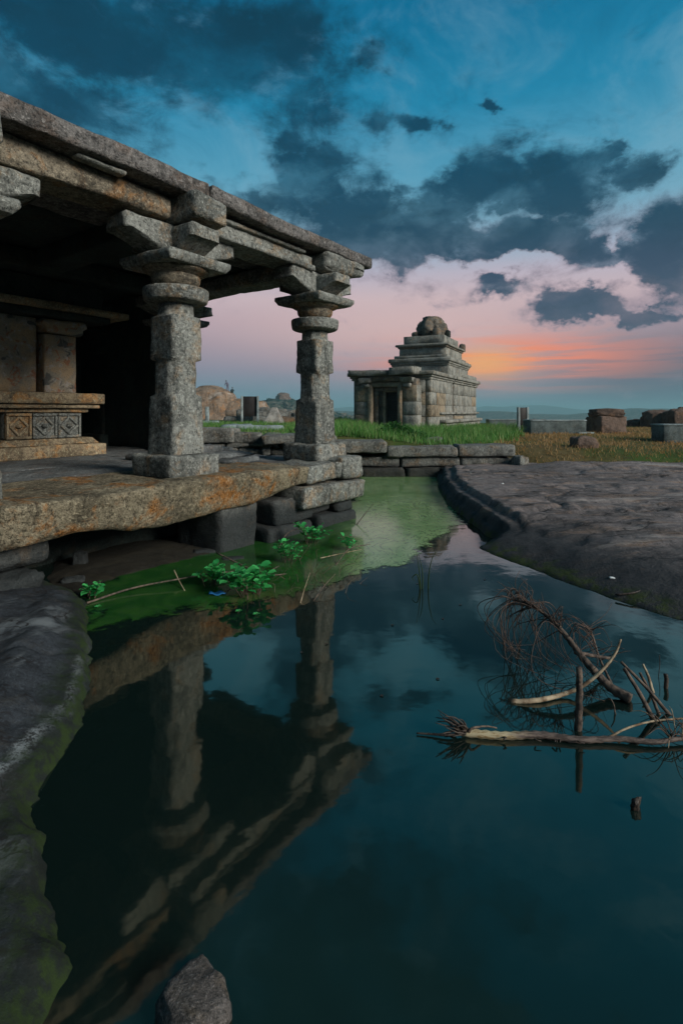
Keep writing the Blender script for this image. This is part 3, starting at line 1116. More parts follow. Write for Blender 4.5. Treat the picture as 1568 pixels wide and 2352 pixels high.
# stones of the corner and the footing
for (a, b, v0, z0, z1, mt, j) in [(1.335, 1.86, -.56, PFLOOR - .21, PFLOOR + .005, 'granite', .02), (1.875, 1.97, -.55, PFLOOR - .20, PFLOOR - .01, 'granite', .015), (1.985, 2.40, -.58, PFLOOR - .22, PFLOOR + .035, 'granite', .02),
                                  (1.23, 2.42, -.60, PFLOOR - .50, PFLOOR - .225, 'granite', .035),
                                  (1.95, 2.28, -.50, PFLOOR - .615, PFLOOR - .50, 'footing', .01), (1.50, 1.93, -.42, PFLOOR - .60, PFLOOR - .49, 'footing', .01),
                                  (1.58, 2.33, -.52, -.35, PFLOOR - .615, 'footing', .03), (.92, 1.52, -.46, PFLOOR - .60, PFLOOR - .36, 'footing', .03),
                                  (.78, 1.55, -.47, -.35, PFLOOR - .61, 'footing', .04), (.20, .68, -.40, -.35, PFLOOR - .29, 'footing', .06)]:
    pb("footing_stone" if mt == 'footing' else "corner_stone", a, b, v0, v0 + .62, z0, z1, mt, seg=.05, r=.03, amp=.018, freq=5, jit=j)
pb("footing_stone", -1.95, -1.32, -.30, .35, .24, PFLOOR - .26, 'footing', seg=.05, r=.05, amp=.03, freq=4, jit=.04)
pb("footing_stone", -2.05, -1.36, -.34, .35, -.05, .235, 'footing', seg=.05, r=.06, amp=.04, freq=4, jit=.05)
pb("foundation", -5.2, 2.30, .62, 5.6, -.6, PFLOOR - .25, 'granite_shaded', seg=.15, r=.03, amp=.05, freq=3, nmax=50)
# the inner shrine: moulded base, panels, pilasters, lintel
SV = 2.86
for (n_, u0, u1, v0, z0, z1, mt) in [("plinth", -.46, .96, SV - .05, PFLOOR - .01, PFLOOR + .155, 'shrine'), ("plinth_slope", -.38, .84, SV + .02, PFLOOR + .157, PFLOOR + .24, 'shrine'),
                                     ("dado", -.30, .64, SV + .10, PFLOOR + .242, PFLOOR + .585, 'granite'), ("cornice", -.38, .74, SV + .03, PFLOOR + .587, PFLOOR + .64, 'shrine'),
                                     ("cornice", -.45, .86, SV - .05, PFLOOR + .642, PFLOOR + .70, 'shrine'), ("cornice", -.50, .90, SV - .11, PFLOOR + .702, PFLOOR + .845, 'shrine')]:
    fn = None
    if n_ == "plinth_slope":
        def fn(p):
            p = p.copy(); k = np.where(p[:, 2] > 0, .94, 1.03); p[:, 0] *= k; p[:, 1] -= np.where((p[:, 2] < 0) & (p[:, 1] < 0), .05, 0); return p
    pb(n_, u0, u1, v0, 4.2, z0, z1, mt, seg=.08, r=.014, amp=.007, fn=fn)


def panel(u0, u1, z0, z1, mt, half=False):
    """a carved panel: raised border, a diamond of four bars and a boss"""
    p = pb("panel", u0, u1, SV + .055, SV + .102, z0, z1, mt, seg=.04, r=.008, amp=.003)
    cu, cz = (u0 + u1) / 2, (z0 + z1) / 2
    hu, hz = (u1 - u0) / 2, (z1 - z0) / 2
    vv = SV + .045
    for (a, b, c, d) in [(u0, u1, z1 - .035, z1), (u0, u1, z0, z0 + .035), (u0, u0 + .03, z0 + .036, z1 - .036), (u1 - .03, u1, z0 + .036, z1 - .036)]:
        pb("border", a, b, vv - .02, vv + .012, c, d, mt, p, seg=.05, r=.006, amp=.003)
    for (sx, sz) in ((1, 1), (1, -1), (-1, 1), (-1, -1)):
        a = Vector(PV(cu + sx * hu * .72, vv, cz)); b = Vector(PV(cu, vv, cz + sz * hz * .72))
        tube("carved_bar", [a, (a + b) / 2, b], .017, .017, M[mt], p, sides=6, n=3)
    lathe("boss", [(.035, -.02), (.04, 0), (.03, .02), (.012, .028)], PV(cu, vv, cz), M[mt], p, 14, .002)
    return p


panel(-.30, -.005, PFLOOR + .25, PFLOOR + .575, 'shrine')
panel(.005, .315, PFLOOR + .25, PFLOOR + .575, 'granite')
panel(.325, .632, PFLOOR + .25, PFLOOR + .575, 'granite')
zc = PFLOOR + .847
pb("painted_wall", -1.2, .10, SV + .14, 4.1, zc, EYE + 1.22, 'fresco', seg=.1, r=.01, amp=.01)
pb("pilaster", .155, .575, SV + .05, SV + .5, zc, EYE + 1.02, 'fresco', seg=.08, r=.015, amp=.008)
pb("pilaster_capital", .10, .70, SV - .02, SV + .5, EYE + 1.03, EYE + 1.21, 'fresco', seg=.06, r=.04, amp=.02,
   fn=lambda p: np.stack([p[:, 0] * np.where(p[:, 2] < 0, .82, 1.0), p[:, 1], p[:, 2]], 1))
pb("shrine_wall", -4.8, .56, SV + .35, 4.3, PFLOOR, EYE + 1.6, 'granite_shaded', seg=.2, r=.02, amp=.01)
pb("lintel", -2.2, .98, SV - .12, SV + .3, EYE + 1.23, EYE + 1.31, 'granite_shaded', seg=.1, r=.015, amp=.01)
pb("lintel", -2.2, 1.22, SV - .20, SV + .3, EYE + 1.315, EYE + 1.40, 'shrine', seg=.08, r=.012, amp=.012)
pb("lintel", -2.2, .9, SV - .05, SV + .4, EYE + 1.405, ZB - .008, 'granite_shaded', seg=.1, r=.015, amp=.01)
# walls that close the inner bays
pb("side_wall", 1.93, 2.30, 2.62, 5.6, PFLOOR, ZB - .02, 'granite_shaded', seg=.15, r=.02, amp=.02)
pb("rear_wall", -5.6, 2.30, 5.3, 5.7, PFLOOR, ROOF0 - .01, 'granite_shaded', seg=.25, r=.02, amp=.02)
pb("added_end_wall", -5.7, -5.3, -.1, 5.3, PFLOOR - .01, ROOF0 - .01, 'granite_shaded', seg=.25, r=.02, amp=.02)  # unseen wall, added to keep the interior dark

# ------------------------------------------------------------------ the temple
TA = Vector((.4386, .8987, 0)).normalized()
TB = Vector((-TA.y, TA.x, 0))
TC = at(988, 945, 22.0)
TC.z = 0
TG = EYE - .70
AB = (tuple(TA[:2]), tuple(TB[:2]))


def TP(a, b, z):
    q = TC + TA * a + TB * b
    return (q.x, q.y, z)


temple = empty("stone_temple", TP(4, 1.8, TG), "small granite temple with stepped tower and domed top standing in the grass", "temple")


def tb(name, a0, a1, b0, b1, z0, z1, mat='temple', parent=None, **kw):
    k = dict(seg=.35, r=.012, amp=.012, freq=2.0, nmax=14)
    k.update(kw)
    return block(name, TP((a0 + a1) / 2, (b0 + b1) / 2, (z0 + z1) / 2), AB, ((a1 - a0) / 2, (b1 - b0) / 2, (z1 - z0) / 2), M[mat], parent or temple, **k)


WTOP = EYE + 1.36
core = tb("wall", .04, 9.16, .04, 3.56, TG - .4, WTOP, 'temple_dark')
rng = random.Random(5)


def course_row(fix, lo, hi, z0, z1, side, widths, parent):
    p = lo
    i = 0
    while p < hi - .05:
        w = min(widths[i % len(widths)] * rng.uniform(.8, 1.25), hi - p)
        if hi - p - w < .3:
            w = hi - p
        d = rng.uniform(-.012, .012)
        mt = 'temple' if rng.random() > .16 else 'temple_warm'
        if side == 'b':
            tb("stone", p + .005, p + w - .005, fix - .02 + d, fix + .2, z0 + .005, z1 - .005, mt, parent, seg=.3, r=.008, amp=.008, nmax=6)
        else:
            tb("stone", fix - .02 + d, fix + .2, p + .005, p + w - .005, z0 + .005, z1 - .005, mt, parent, seg=.3, r=.008, amp=.008, nmax=6)
        p += w
        i += 1


rows = [TG - .1, TG + .47, TG + .98, TG + 1.52, WTOP]
for z0, z1 in zip(rows[:-1], rows[1:]):
    course_row(.0, .0, 3.66, z0, z1, 'b', (.75, 1.5, 1.1), core)
    course_row(.0, 4.04, 9.2, z0, z1, 'b', (1.9, 2.3), core)
    course_row(.0, .23, .98, z0, z1, 'a', (.6, .4), core)
# base mouldings of the side
for (a0, a1) in ((1.38, 3.70), (3.98, 9.35)):
    tb("base_moulding", a0, a1, -.22, .1, TG - .3, TG + .16, amp=.015, r=.05)
    tb("base_moulding", a0 - .02, a1 + .05, -.34, .1, TG + .165, TG + .33, amp=.012, r=.07)
    tb("base_moulding", a0 - .1, a1, -.16, .1, TG + .56, TG + .66, amp=.01, r=.03)
# cornice of the hall
for (ov, z0, z1) in ((.05, WTOP, WTOP + .10), (.11, WTOP + .10, WTOP + .19), (.20, WTOP + .19, WTOP + .36)):
    tb("cornice", -ov, 3.74, -ov, 3.6 + ov, z0 + .002, z1, r=.03, amp=.016)
    tb("cornice", 3.90, 9.2 + ov, -ov - .03, 3.6 + ov, z0 + .003, z1 - .002, r=.03, amp=.016)
tb("cornice", 3.72, 3.92, .05, 3.5, WTOP, WTOP + .34, 'temple_dark')
CT = WTOP + .36
tb("parapet_stone", 6.9, 9.25, -.02, 3.5, CT + .002, CT + .26, amp=.02)
# tower tiers, stepping in
AXA, AXB = 6.30, 1.78


def tier(wa, wb, z0, z1, name="tower_tier", mat='temple', **kw):
    return tb(name, AXA - wa / 2, AXA + wa / 2, AXB - wb / 2, AXB + wb / 2, z0, z1, mat, **kw)


t1 = EYE + 2.76
tier(4.35, 2.95, CT - .05, t1 - .46, amp=.015)
tier(4.42, 3.02, t1 - .458, t1 - .37, "tower_cornice", r=.03)
tier(4.52, 3.12, t1 - .368, t1 - .27, "tower_cornice", r=.03)
tier(4.68, 3.28, t1 - .268, t1 - .06, "tower_cornice", r=.05, amp=.03)
tier(4.15, 2.78, t1 - .06, t1 + .10, "tower_tier", amp=.015)
t2 = EYE + 3.48
tier(3.45, 2.48, t1 + .102, t2 - .22, amp=.012)
tier(3.62, 2.60, t2 - .218, t2 - .13, "tower_cornice", 'temple_dark', r=.03)
tier(3.86, 2.80, t2 - .128, t2 - .02, "tower_cornice", r=.03, amp=.02)
t3 = EYE + 3.93
tier(3.0, 2.16, t2 - .018, t3, amp=.02)
for (a, b) in ((AXA + 1.75, AXB - 1.25), (AXA + 1.65, AXB + 1.2)):
    boulder("corner_ornament", TP(a, b, t2 - .03), (.2, .2, .28), M['temple_dark'], temple, 6, .3, 2)
# the dome: ribbed lump with a niche
G, Fc = boxgrid(22, 22, 16)
s_ = G / np.linalg.norm(G, axis=1, keepdims=True)
ang = np.arctan2(s_[:, 1], s_[:, 0])
pz = s_[:, 2]
rr = .92 + .06 * np.cos(ang * 4) + .06 * np.cos(ang * 8 + .4) + .03 * np.cos(ang * 13)
pr = np.where(pz < -.2, 1.0 - .12 * (pz + .2), 1.0)
nv = .16 * fbm(s_ * 1.6 + 3, 2.6, 5, 77, .6)
dom = np.stack([s_[:, 0] * rr * pr * 1.06 * (1 + nv), s_[:, 1] * rr * pr * .88 * (1 + nv), np.clip(pz * (1 + nv), -.55, 2)], 1)
dz = np.where(dom[:, 2] > .45, .45 + (dom[:, 2] - .45) * 1.05, dom[:, 2])
dm = [TP(AXA + q[0], AXB + q[1], t3 + .40 + z * .80) for q, z in zip(dom, dz)]
dome = mk("dome", dm, list(Fc), M['temple_dark'], temple, origin=TP(AXA, AXB, t3))
boulder("finial", TP(AXA, AXB, t3 + 1.02), (.5, .42, .18), M['temple_dark'], temple, 8, .35, 2)
tb("niche", AXA - 1.15, AXA - .85, AXB - .02, AXB + .30, t3 + .04, t3 + .38, 'granite_shaded', dome, amp=.01, r=.05)
tb("niche", AXA - .2, AXA + .2, AXB - 1.0, AXB - .74, t3 + .04, t3 + .42, 'granite_shaded', dome, amp=.01, r=.05)
tb("hood_stone", AXA - 1.2, AXA - .8, AXB - .75, AXB - .35, t3 + .0, t3 + .42, 'temple_dark', dome, amp=.05, r=.1)
tb("hood_stone", AXA - 1.15, AXA - .75, AXB + .42, AXB + .8, t3 + .0, t3 + .3, 'temple_dark', dome, amp=.05, r=.1)
# porch
porch_l = tb("porch_wall", -.56, .2, 2.66, 3.16, TG - .4, EYE + 1.38, 'temple_dark')
porch_r = tb("porch_wall", -.56, .2, .44, 1.0, TG - .4, EYE + 1.38, 'temple_dark')
for z0, z1 in zip([TG - .1, TG + .55, TG + 1.12], [TG + .55, TG + 1.12, EYE + 1.10]):
    for (b0, b1, p) in ((2.62, 3.20, porch_l), (.40, 1.02, porch_r)):
        tb("stone", -.62, -.3, b0 + .008, b1 - .008, z0 + .01, z1 - .01, 'temple' if rng.random() > .3 else 'temple_warm', p, seg=.2, amp=.006, r=.006, nmax=8)
    course_row(.40, -.6, .0, z0, z1, 'b', (.6,), porch_r)
for b in (2.40, 1.04):
    pp = tb("porch_pillar", -.66, -.4, b, b + .2, TG - .3, EYE + 1.12, 'temple_warm', seg=.15, amp=.012)
for b in (2.42, .56):
    br = tb("porch_bracket", -.86, -.2, b - .02, b + .50, EYE + 1.20, EYE + 1.42, 'temple', seg=.15, amp=.02, jit=.03)
    tb("bracket_step", -.76, -.3, b + .10, b + .40, EYE + 1.02, EYE + 1.20, 'temple', br, seg=.12, amp=.02, jit=.02)
tb("lintel", -.60, -.1, 1.0, 2.66, EYE + 1.04, EYE + 1.24, 'temple_warm', seg=.2, amp=.012)
tb("frieze", -.70, -.1, .85, 2.8, EYE + 1.26, EYE + 1.50, 'temple_dark', seg=.2, amp=.02)
tb("porch_roof", -.88, .1, 1.55, 3.42, EYE + 1.52, EYE + 1.76, 'temple', seg=.15, amp=.035, jit=.03)
tb("porch_roof", -.92, .1, .42, 1.53, EYE + 1.54, EYE + 1.86, 'temple', seg=.15, amp=.035, jit=.03)
# stepped door frames
for (a0, b0, b1, zt, w, mt) in ((-.44, 1.05, 2.36, EYE + 1.03, .16, 'temple_dark'), (-.32, 1.10, 2.02, EYE + .95, .12, 'temple_warm')):
    f = tb("door_frame", a0, a0 + .2, b0, b1, zt - w, zt, mt, seg=.2, amp=.008)
    tb("jamb", a0, a0 + .2, b0, b0 + w, TG - .2, zt - w - .004, mt, f, seg=.2, amp=.008)
    tb("jamb", a0, a0 + .2, b1 - w, b1, TG - .2, zt - w - .004, mt, f, seg=.2, amp=.008)
tb("door_side", -.2, .0, 1.9, 2.66, TG - .3, EYE + 1.03, 'temple_dark', seg=.3)
tb("door_side", -.2, .0, 1.0, 1.21, TG - .3, EYE + 1.03, 'temple_dark', seg=.3)
gate = tb("gate", -.1, -.05, 1.215, 1.895, TG - .2, EYE + .83, 'iron', seg=.5, amp=0, r=.004)
for k in range(13):
    z = TG - .1 + k * .125
    tb("slat", -.15, -.105, 1.23, 1.88, z, z + .06, 'iron', gate, seg=.6, amp=0, r=.01)
tb("threshold", -1.1, -.45, .9, 2.7, TG - .4, TG + .06, 'temple', seg=.2, amp=.02)

# ------------------------------------------------------------------ retaining walls
def XW(px, Y):
    return (px - CX) / F * Y


STD = ((1, 0), (0, 1))
wall = empty("retaining_wall", (2.2, 11.2, 0), "long low wall of granite coping stones at the far end of the pond", "wall")


def wb(px0, px1, y0, y1, Y, mat='wallstone', parent=None, name="coping_stone", dep=.6, back=0.0, **kw):
    X0, X1 = XW(px0, Y), XW(px1, Y)
    z1, z0 = EYE - (y0 - HY) / F * Y, EYE - (y1 - HY) / F * Y
    k = dict(seg=.07, r=.025, amp=.02, freq=4, jit=.02, nmax=24)
    k.update(kw)
    return block(name, ((X0 + X1) / 2, Y + dep / 2 + back, (z0 + z1) / 2), STD, ((X1 - X0) / 2 - .006, dep / 2, (z1 - z0) / 2), M[mat], parent or wall, **k)


wb(766, 888, 1014, 1042, 10.75, dep=1.0, jit=.015)
wb(889, 1052, 1026, 1050, 10.9)
wb(1053, 1182, 1024, 1050, 10.9)
for (a, b) in ((700, 802), (804, 918), (920, 1056), (1058, 1176)):
    wb(a, b, 1050, 1072, 11.0, name="wall_stone", dep=.5)
    wb(a + 7, b + 5, 1072, 1140, 11.04, name="wall_stone", dep=.5)
for (a, b) in ((832, 930), (932, 1010)):
    wb(a, b, 1077, 1100, 10.75, name="footing_stone", dep=.5)
bl = boulder("end_stone", (XW(1196, 10.7), 10.8, .06), (.15, .18, .30), M['wallstone'], None, 10, .2, 2, .4, .4, .7)
tag(bl, "squarish grey stone standing at the right end of the long coping wall", "stone")

rub = empty("rubble_wall", (-2, 11.7, .3), "rough drystone wall of mixed blocks behind the pavilion platform", "wall")
for (a, b, y0, y1, Y, mt, dep) in [(440, 538, 985, 1016, 11.3, 'wallstone', .7), (537, 600, 995, 1016, 11.4, 'wallstone', .6), (596, 700, 1000, 1022, 11.0, 'wallstone', .9), (700, 775, 1002, 1026, 11.1, 'wallstone', .7)]:
    wb(a, b, y0, y1, Y, mt, rub, "coping_stone", dep, amp=.03, jit=.04)
xr = 455
rr2 = random.Random(11)
for (y0, y1) in ((1017, 1030), (1030.5, 1046), (1046.5, 1075)):
    x = 452 + rr2.randint(0, 15)
    while x < 770:
        w = rr2.choice((18, 26, 34, 44, 52))
        mt = 'wallstone'
        if y0 == 1017 and 565 < x < 600:
            mt = 'granite_warm'
        wb(x, x + w, y0 + rr2.uniform(0, 2), y1 - rr2.uniform(0, 1.5), 11.35, mt, rub, "stone", .5, rr2.uniform(-.03, .05), seg=.1, jit=.03, r=.03)
        x += w + 1

# ------------------------------------------------------------------ things on the hill top
def gz(x, y):
    return float(ground_h(np.array([x]), np.array([y]))[0])


def sign(px, Yd, w, h, label, rotz, pd=.13):
    x = XW(px, Yd)
    g = gz(x, Yd)
    t = empty("notice_board", (x, Yd, g), label, "sign", "notice boards on the hill top")
    ax = ((math.cos(rotz), math.sin(rotz)), (-math.sin(rotz), math.cos(rotz)))
    ex = Vector((ax[0][0], ax[0][1], 0)); ey = Vector((ax[1][0], ax[1][1], 0))
    for s in (-1, 1):
        c = Vector((x, Yd, 0)) + ex * s * (w / 2) - ey * (.0)
        block("post", (c.x, c.y, g + h / 2 - .1), ax, (.05, pd, h / 2 + .1), M['concrete'], t, seg=.2, r=.01, amp=.006)
    block("board", (x, Yd, g + h * .60), ax, (w / 2 - .052, .03, h * .385), M['board'], t, seg=.3, r=.005, amp=.002)
    for k in range(5):
        c = Vector((x, Yd, 0)) + ex * ((k - 2) * w * .17)
        block("bar", (c.x, c.y, g + h * .16), ax, (.012, .012, h * .06), M['board'], t, seg=.2, r=.002, amp=0)
    return t


sign(574, 25.0, .74, 1.24, "dark upright notice board between pale posts in front of the big boulder", .15)
sign(1200, 21.5, .42, .95, "narrow dark notice board with one pale post beside the long grey trough wall", .3, .05)


def rect(name, px0, px1, y0, y1, Y, dep, mat, label, cat, rotz=0.0, group=None, foot=None, **kw):
    x0, x1 = XW(px0, Y), XW(px1, Y)
    z1 = EYE - (y0 - HY) / F * Y
    cx = (x0 + x1) / 2
    g = min(gz(cx, Y), EYE - (y1 - HY) / F * Y)
    t = empty(name, (cx, Y, g), label, cat, group)
    ax = ((math.cos(rotz), math.sin(rotz)), (-math.sin(rotz), math.cos(rotz)))
    block("body", (cx, Y + dep / 2, (g - .15 + z1) / 2), ax, ((x1 - x0) / 2, dep / 2, (z1 - g + .15) / 2), M[mat], t, seg=.2, r=.02, amp=.01)
    block("top_edge", (cx, Y + dep / 2, z1 + .02), ax, ((x1 - x0) / 2 + .012, dep / 2 + .012, .022), M['concrete' if mat == 'concrete_dark' else mat], t, seg=.2, r=.01, amp=.006)
    if foot:
        block("foot", (cx + foot * ((x1 - x0) / 2 - .05), Y + dep / 2, g + .05), ax, (.28, dep / 2 + .1, .12), M['concrete'], t, seg=.15, r=.01, amp=.006)
    return t


rect("stone_trough", 1216, 1346, 967, 1004, 18.0, .7, 'concrete_dark', "long grey rectangular trough with a pale end foot in the grass", "trough", .02, foot=1)
rect("low_wall", 1122, 1186, 965, 985, 24.0, .5, 'concrete_dark', "short dark grey wall section beyond the temple's right side", "wall")
rect("stone_trough", 1524, 1640, 978, 1022, 14.0, .6, 'concrete_dark', "grey rectangular trough standing in the dry brown grass", "trough", -.02)
t = empty("stone_post", (XW(478, 23), 23, gz(XW(478, 23), 23)), "pale grey upright stone post with a low foot slab by the boulder", "post")
x, g = XW(476, 23), gz(XW(476, 23), 23)
block("post", (x, 23, g + .33), STD, (.07, .1, .40), M['concrete'], t, seg=.2, r=.015, amp=.008)
block("foot", (x + .16, 23, g + .03), STD, (.34, .16, .085), M['concrete'], t, seg=.15, r=.015, amp=.008)

# boulders
def rock(px, ybase, Yd, half, label, mat='boulder', cat="boulder", name="boulder", z=None, group=None, **kw):
    x = XW(px, Yd)
    zz = (gz(x, Yd) - .08) if z is None else z
    o = boulder(name, (x, Yd, zz), half, M[mat], None, **kw)
    return tag(o, label, cat, group)


big1 = rock(488, 965, 84, (4.3, 4.5, 4.3), "huge rounded tan boulder where two people rest on its shoulder", n=24, amp=.20, freq=1.3, rotz=.3, sq=.2)
big2 = rock(560, 965, 84, (4.7, 4.0, 2.75), "lower domed tan boulder joined beside the huge one, behind the notice board", n=20, amp=.14, freq=1.4, sq=.4)
rock(440, 965, 82, (3.6, 4.0, 2.7), "tan boulder half hidden behind the carved pillar's shaft", n=18, amp=.2)
rock(562, 968, 30, (.55, .5, .62), "grey leaning block between the tan boulders and the notice board", 'wallstone', "stone", "fallen_stone", n=10, amp=.22, sq=.7)
rock(536, 972, 30, (.6, .4, .26), "low pale stone lying just left of the notice board", 'wallstone', "stone", "fallen_stone", n=10, amp=.25, sq=.6)
py = mk("pyramid_stone", [], [], None) if False else None
xg, yg = XW(628, 24), 24.0
gg = gz(xg, yg)


def pyr(p):
    p = p.copy()
    k = np.clip((p[:, 2] + .5) / 1.0, 0, 1)
    p[:, 0] = p[:, 0] * (1 - .86 * k) + .05 * k
    p[:, 1] = p[:, 1] * (1 - .8 * k)
    return p


o = block("pyramid_stone", (xg, yg, gg + .30), STD, (.56, .4, .42), M['pale_granite'], None, seg=.1, r=.03, amp=.03, freq=2, fn=pyr)
tag(o, "pale pointed pyramid-shaped stone standing in the green grass", "stone")
o = rock(655, 972, 25, (.6, .5, .30), "low tan stone leaning on the pointed pyramid stone", 'boulder', "stone", "fallen_stone", n=10, amp=.2)
cnt = 0
pile = [(596, 28, .42, .24, 0, "flat grey stone at the bottom of the rubble heap, next to the notice board"), (612, 29, .5, .22, .38, "flat slab lying across the top of the rubble heap"),
        (600, 28.4, .4, .2, .30, "grey stone in the middle of the rubble heap beside the notice board"), (632, 31, .42, .2, .42, "grey stone wedged high behind the pyramid stone"),
        (660, 30, .4, .18, .34, "pale tilted stone on the right end of the rubble heap"), (684, 28, .42, .22, .18, "dark grey stone right of the pyramid stone, seen beside the far pillar"),
        (672, 27.5, .35, .2, .02, "low grey stone at the foot of the rubble heap's right end")]
for (px, Yd, w, h, dz, lab) in pile:
    x = XW(px, Yd)
    o = boulder("rubble_stone", (x, Yd, gz(x, Yd) - .04 + dz), (w, w * .8, h), M['wallstone'], None, 8, .22, 2, cnt * .7, .4, .7)
    tag(o, lab, "stone", "rubble heap beside the notice board")
    cnt += 1
x = XW(612, 29)
o = boulder("rubble_stone", (x, 29.2, gz(x, 29.2) - .1), (1.3, .8, .62), M['wallstone'], None, 10, .25, 2, 0, .4, .6)
tag(o, "largest broad grey stone carrying the rubble heap", "stone", "rubble heap beside the notice board")
x = XW(660, 29.5)
o = boulder("rubble_stone", (x, 30.0, gz(x, 30.0) - .1), (1.1, .7, .56), M['wallstone'], None, 10, .25, 2, 1, .4, .6)
tag(o, "broad grey stone under the rubble heap's right end", "stone", "rubble heap beside the notice board")
for (px, Yd, w, d, lab) in [(545, 15.6, .42, .4, "pale flat slab lying in the grass left of the thin flat slab"), (598, 14.6, .62, .35, "pale flat slab lying in the grass below the notice board"), (692, 12.6, .18, .12, "small thin flat stone in the grass beside the far pillar"),
                            (992, 13.0, .22, .2, "small flat pale stone in the grass before the temple door")]:
    x = XW(px, Yd)
    o = block("flat_stone", (x, Yd, gz(x, Yd) + .03), STD, (w, d, .09), M['concrete' if px < 650 else 'wallstone'], None, seg=.12, r=.03, amp=.03, jit=.03)
    tag(o, lab, "stone")
# stacked boulders on the right
Y0 = 18.8
x = XW(1390, Y0)
o = boulder("boulder", (x, Y0, gz(x, Y0) - .06), (.66, .55, .50), M['boulder_dark'], None, 16, .14, 1.6, .2, .55, .75)
tag(o, "squarish brown boulder carrying a long flat stone on top", "boulder")
zt = gz(x, Y0) + .58
o = boulder("cap_stone", (x - .02, Y0 - .05, zt), (.66, .45, .20), M['boulder_dark'], None, 16, .16, 1.5, .0, .6, .5)
tag(o, "long flat brown stone balanced on top of the squarish boulder", "boulder")
for (px, Yd, hf, lab) in [(1512, 26, (.9, .7, .74), "lumpy brown boulder at the left of the group behind the grey trough"), (1560, 25, (.8, .7, .80), "brown boulder directly behind the grey trough in dry grass"), (1600, 27, (1.2, .8, .9), "big brown boulder mostly hidden behind the right-hand trough"),
                          (1232, 20.5, (.55, .5, .44), "small reddish boulder peeping over the long grey trough"), (1460, 27, (.55, .5, .36), "small dark boulder between the stacked boulders and the boulder group"),
                          (1443, 19.2, (.12, .12, .1), "fist-sized stone beside the stacked boulders"), (1338, 11.9, (.30, .3, .26), "brown rounded rock in the dry grass at the edge of the rock shelf")]:
    rock(px, 0, Yd, hf, lab, 'boulder_dark', n=14, amp=.24)

# people on the big boulder
def person(name, pts, edges, radii, root, loc, mat, label, hair=True, head=None):
    me = bpy.data.meshes.new(name)
    me.from_pydata(pts, edges, [])
    o = bpy.data.objects.new(name, me)
    col.objects.link(o)
    o.location = loc
    WL[o] = Vector(loc)
    o.modifiers.new("skin", 'SKIN')
    for i, r in enumerate(radii):
        me.skin_vertices[0].data[i].radius = (r * 1.25, r * 1.25)
        me.skin_vertices[0].data[i].use_root = (i == root)
    sm = o.modifiers.new("sub", 'SUBSURF')
    sm.levels = sm.render_levels = 1
    me.materials.append(M[mat])
    tag(o, label, "person", "people on the boulder")
    if head is not None:
        h = Vector(loc) + Vector(head)
        boulder("head", (h.x, h.y, h.z - .10), (.085, .10, .13), M['skin'], o, 8, .05, 1, 0, .9, .1)
        boulder("hair", (h.x, h.y + .02, h.z - .04), (.10, .11, .12), M['board'], o, 8, .1, 2, 0, .6, .1)
    return o


from mathutils.bvhtree import BVHTree
trees = [BVHTree.FromPolygons([tuple(v.co + WL[b]) for v in b.data.vertices], [tuple(p.vertices) for p in b.data.polygons]) for b in (big1, big2)]


def crest(x_):
    """the skyline point of the two boulders over a given x"""
    best = None
    for y_ in np.arange(80, 88, .25):
        for tr_ in trees:
            h_ = tr_.ray_cast(Vector((x_, y_, 40)), Vector((0, 0, -1)))[0]
            if h_ is not None and (best is None or h_.z > best.z):
                best = h_
    return best


cs1, cs2 = crest(at(536, 914, 83).x), crest(at(527, 914, 83).x)
# seated: knees drawn up
person("person", [(0, 0, .12), (0, .03, .34), (0, .0, .58), (0, 0, .70), (.18, 0, .56), (.26, -.14, .38), (.18, -.34, .36), (-.18, 0, .56), (-.26, -.14, .38), (-.18, -.34, .36),
                  (.10, -.12, .14), (.12, -.42, .42), (.12, -.52, .04), (-.10, -.12, .14), (-.12, -.42, .42), (-.12, -.52, .04)],
       [(0, 1), (1, 2), (2, 3), (2, 4), (4, 5), (5, 6), (2, 7), (7, 8), (8, 9), (0, 10), (10, 11), (11, 12), (0, 13), (13, 14), (14, 15)],
       [.17, .16, .15, .06, .07, .055, .04, .07, .055, .04, .10, .07, .05, .10, .07, .05], 0, (cs1.x, cs1.y, cs1.z - .10), 'cloth_teal',
       "seated person in dark clothes on the boulder's shoulder, knees drawn up", head=(0, -.02, .84))
# standing, leaning to step down
person("person", [(0, 0, .88), (-.06, 0, 1.10), (-.14, 0, 1.36), (-.20, 0, 1.48), (.04, -.03, 1.34), (.14, -.06, 1.08), (.12, -.12, .86), (-.32, -.02, 1.34), (-.40, -.06, 1.10), (-.36, -.14, .90),
                  (.08, 0, .84), (.10, -.03, .46), (.14, .03, .05), (-.08, 0, .84), (-.14, -.12, .48), (-.10, -.04, .08)],
       [(0, 1), (1, 2), (2, 3), (2, 4), (4, 5), (5, 6), (2, 7), (7, 8), (8, 9), (0, 10), (10, 11), (11, 12), (0, 13), (13, 14), (14, 15)],
       [.15, .14, .15, .06, .07, .055, .04, .07, .055, .04, .09, .07, .05, .09, .07, .05], 0, (cs2.x, cs2.y, cs2.z - .08), 'cloth_grey',
       "standing person in grey clothes leaning forward on the boulder", head=(-.24, -.01, 1.64))

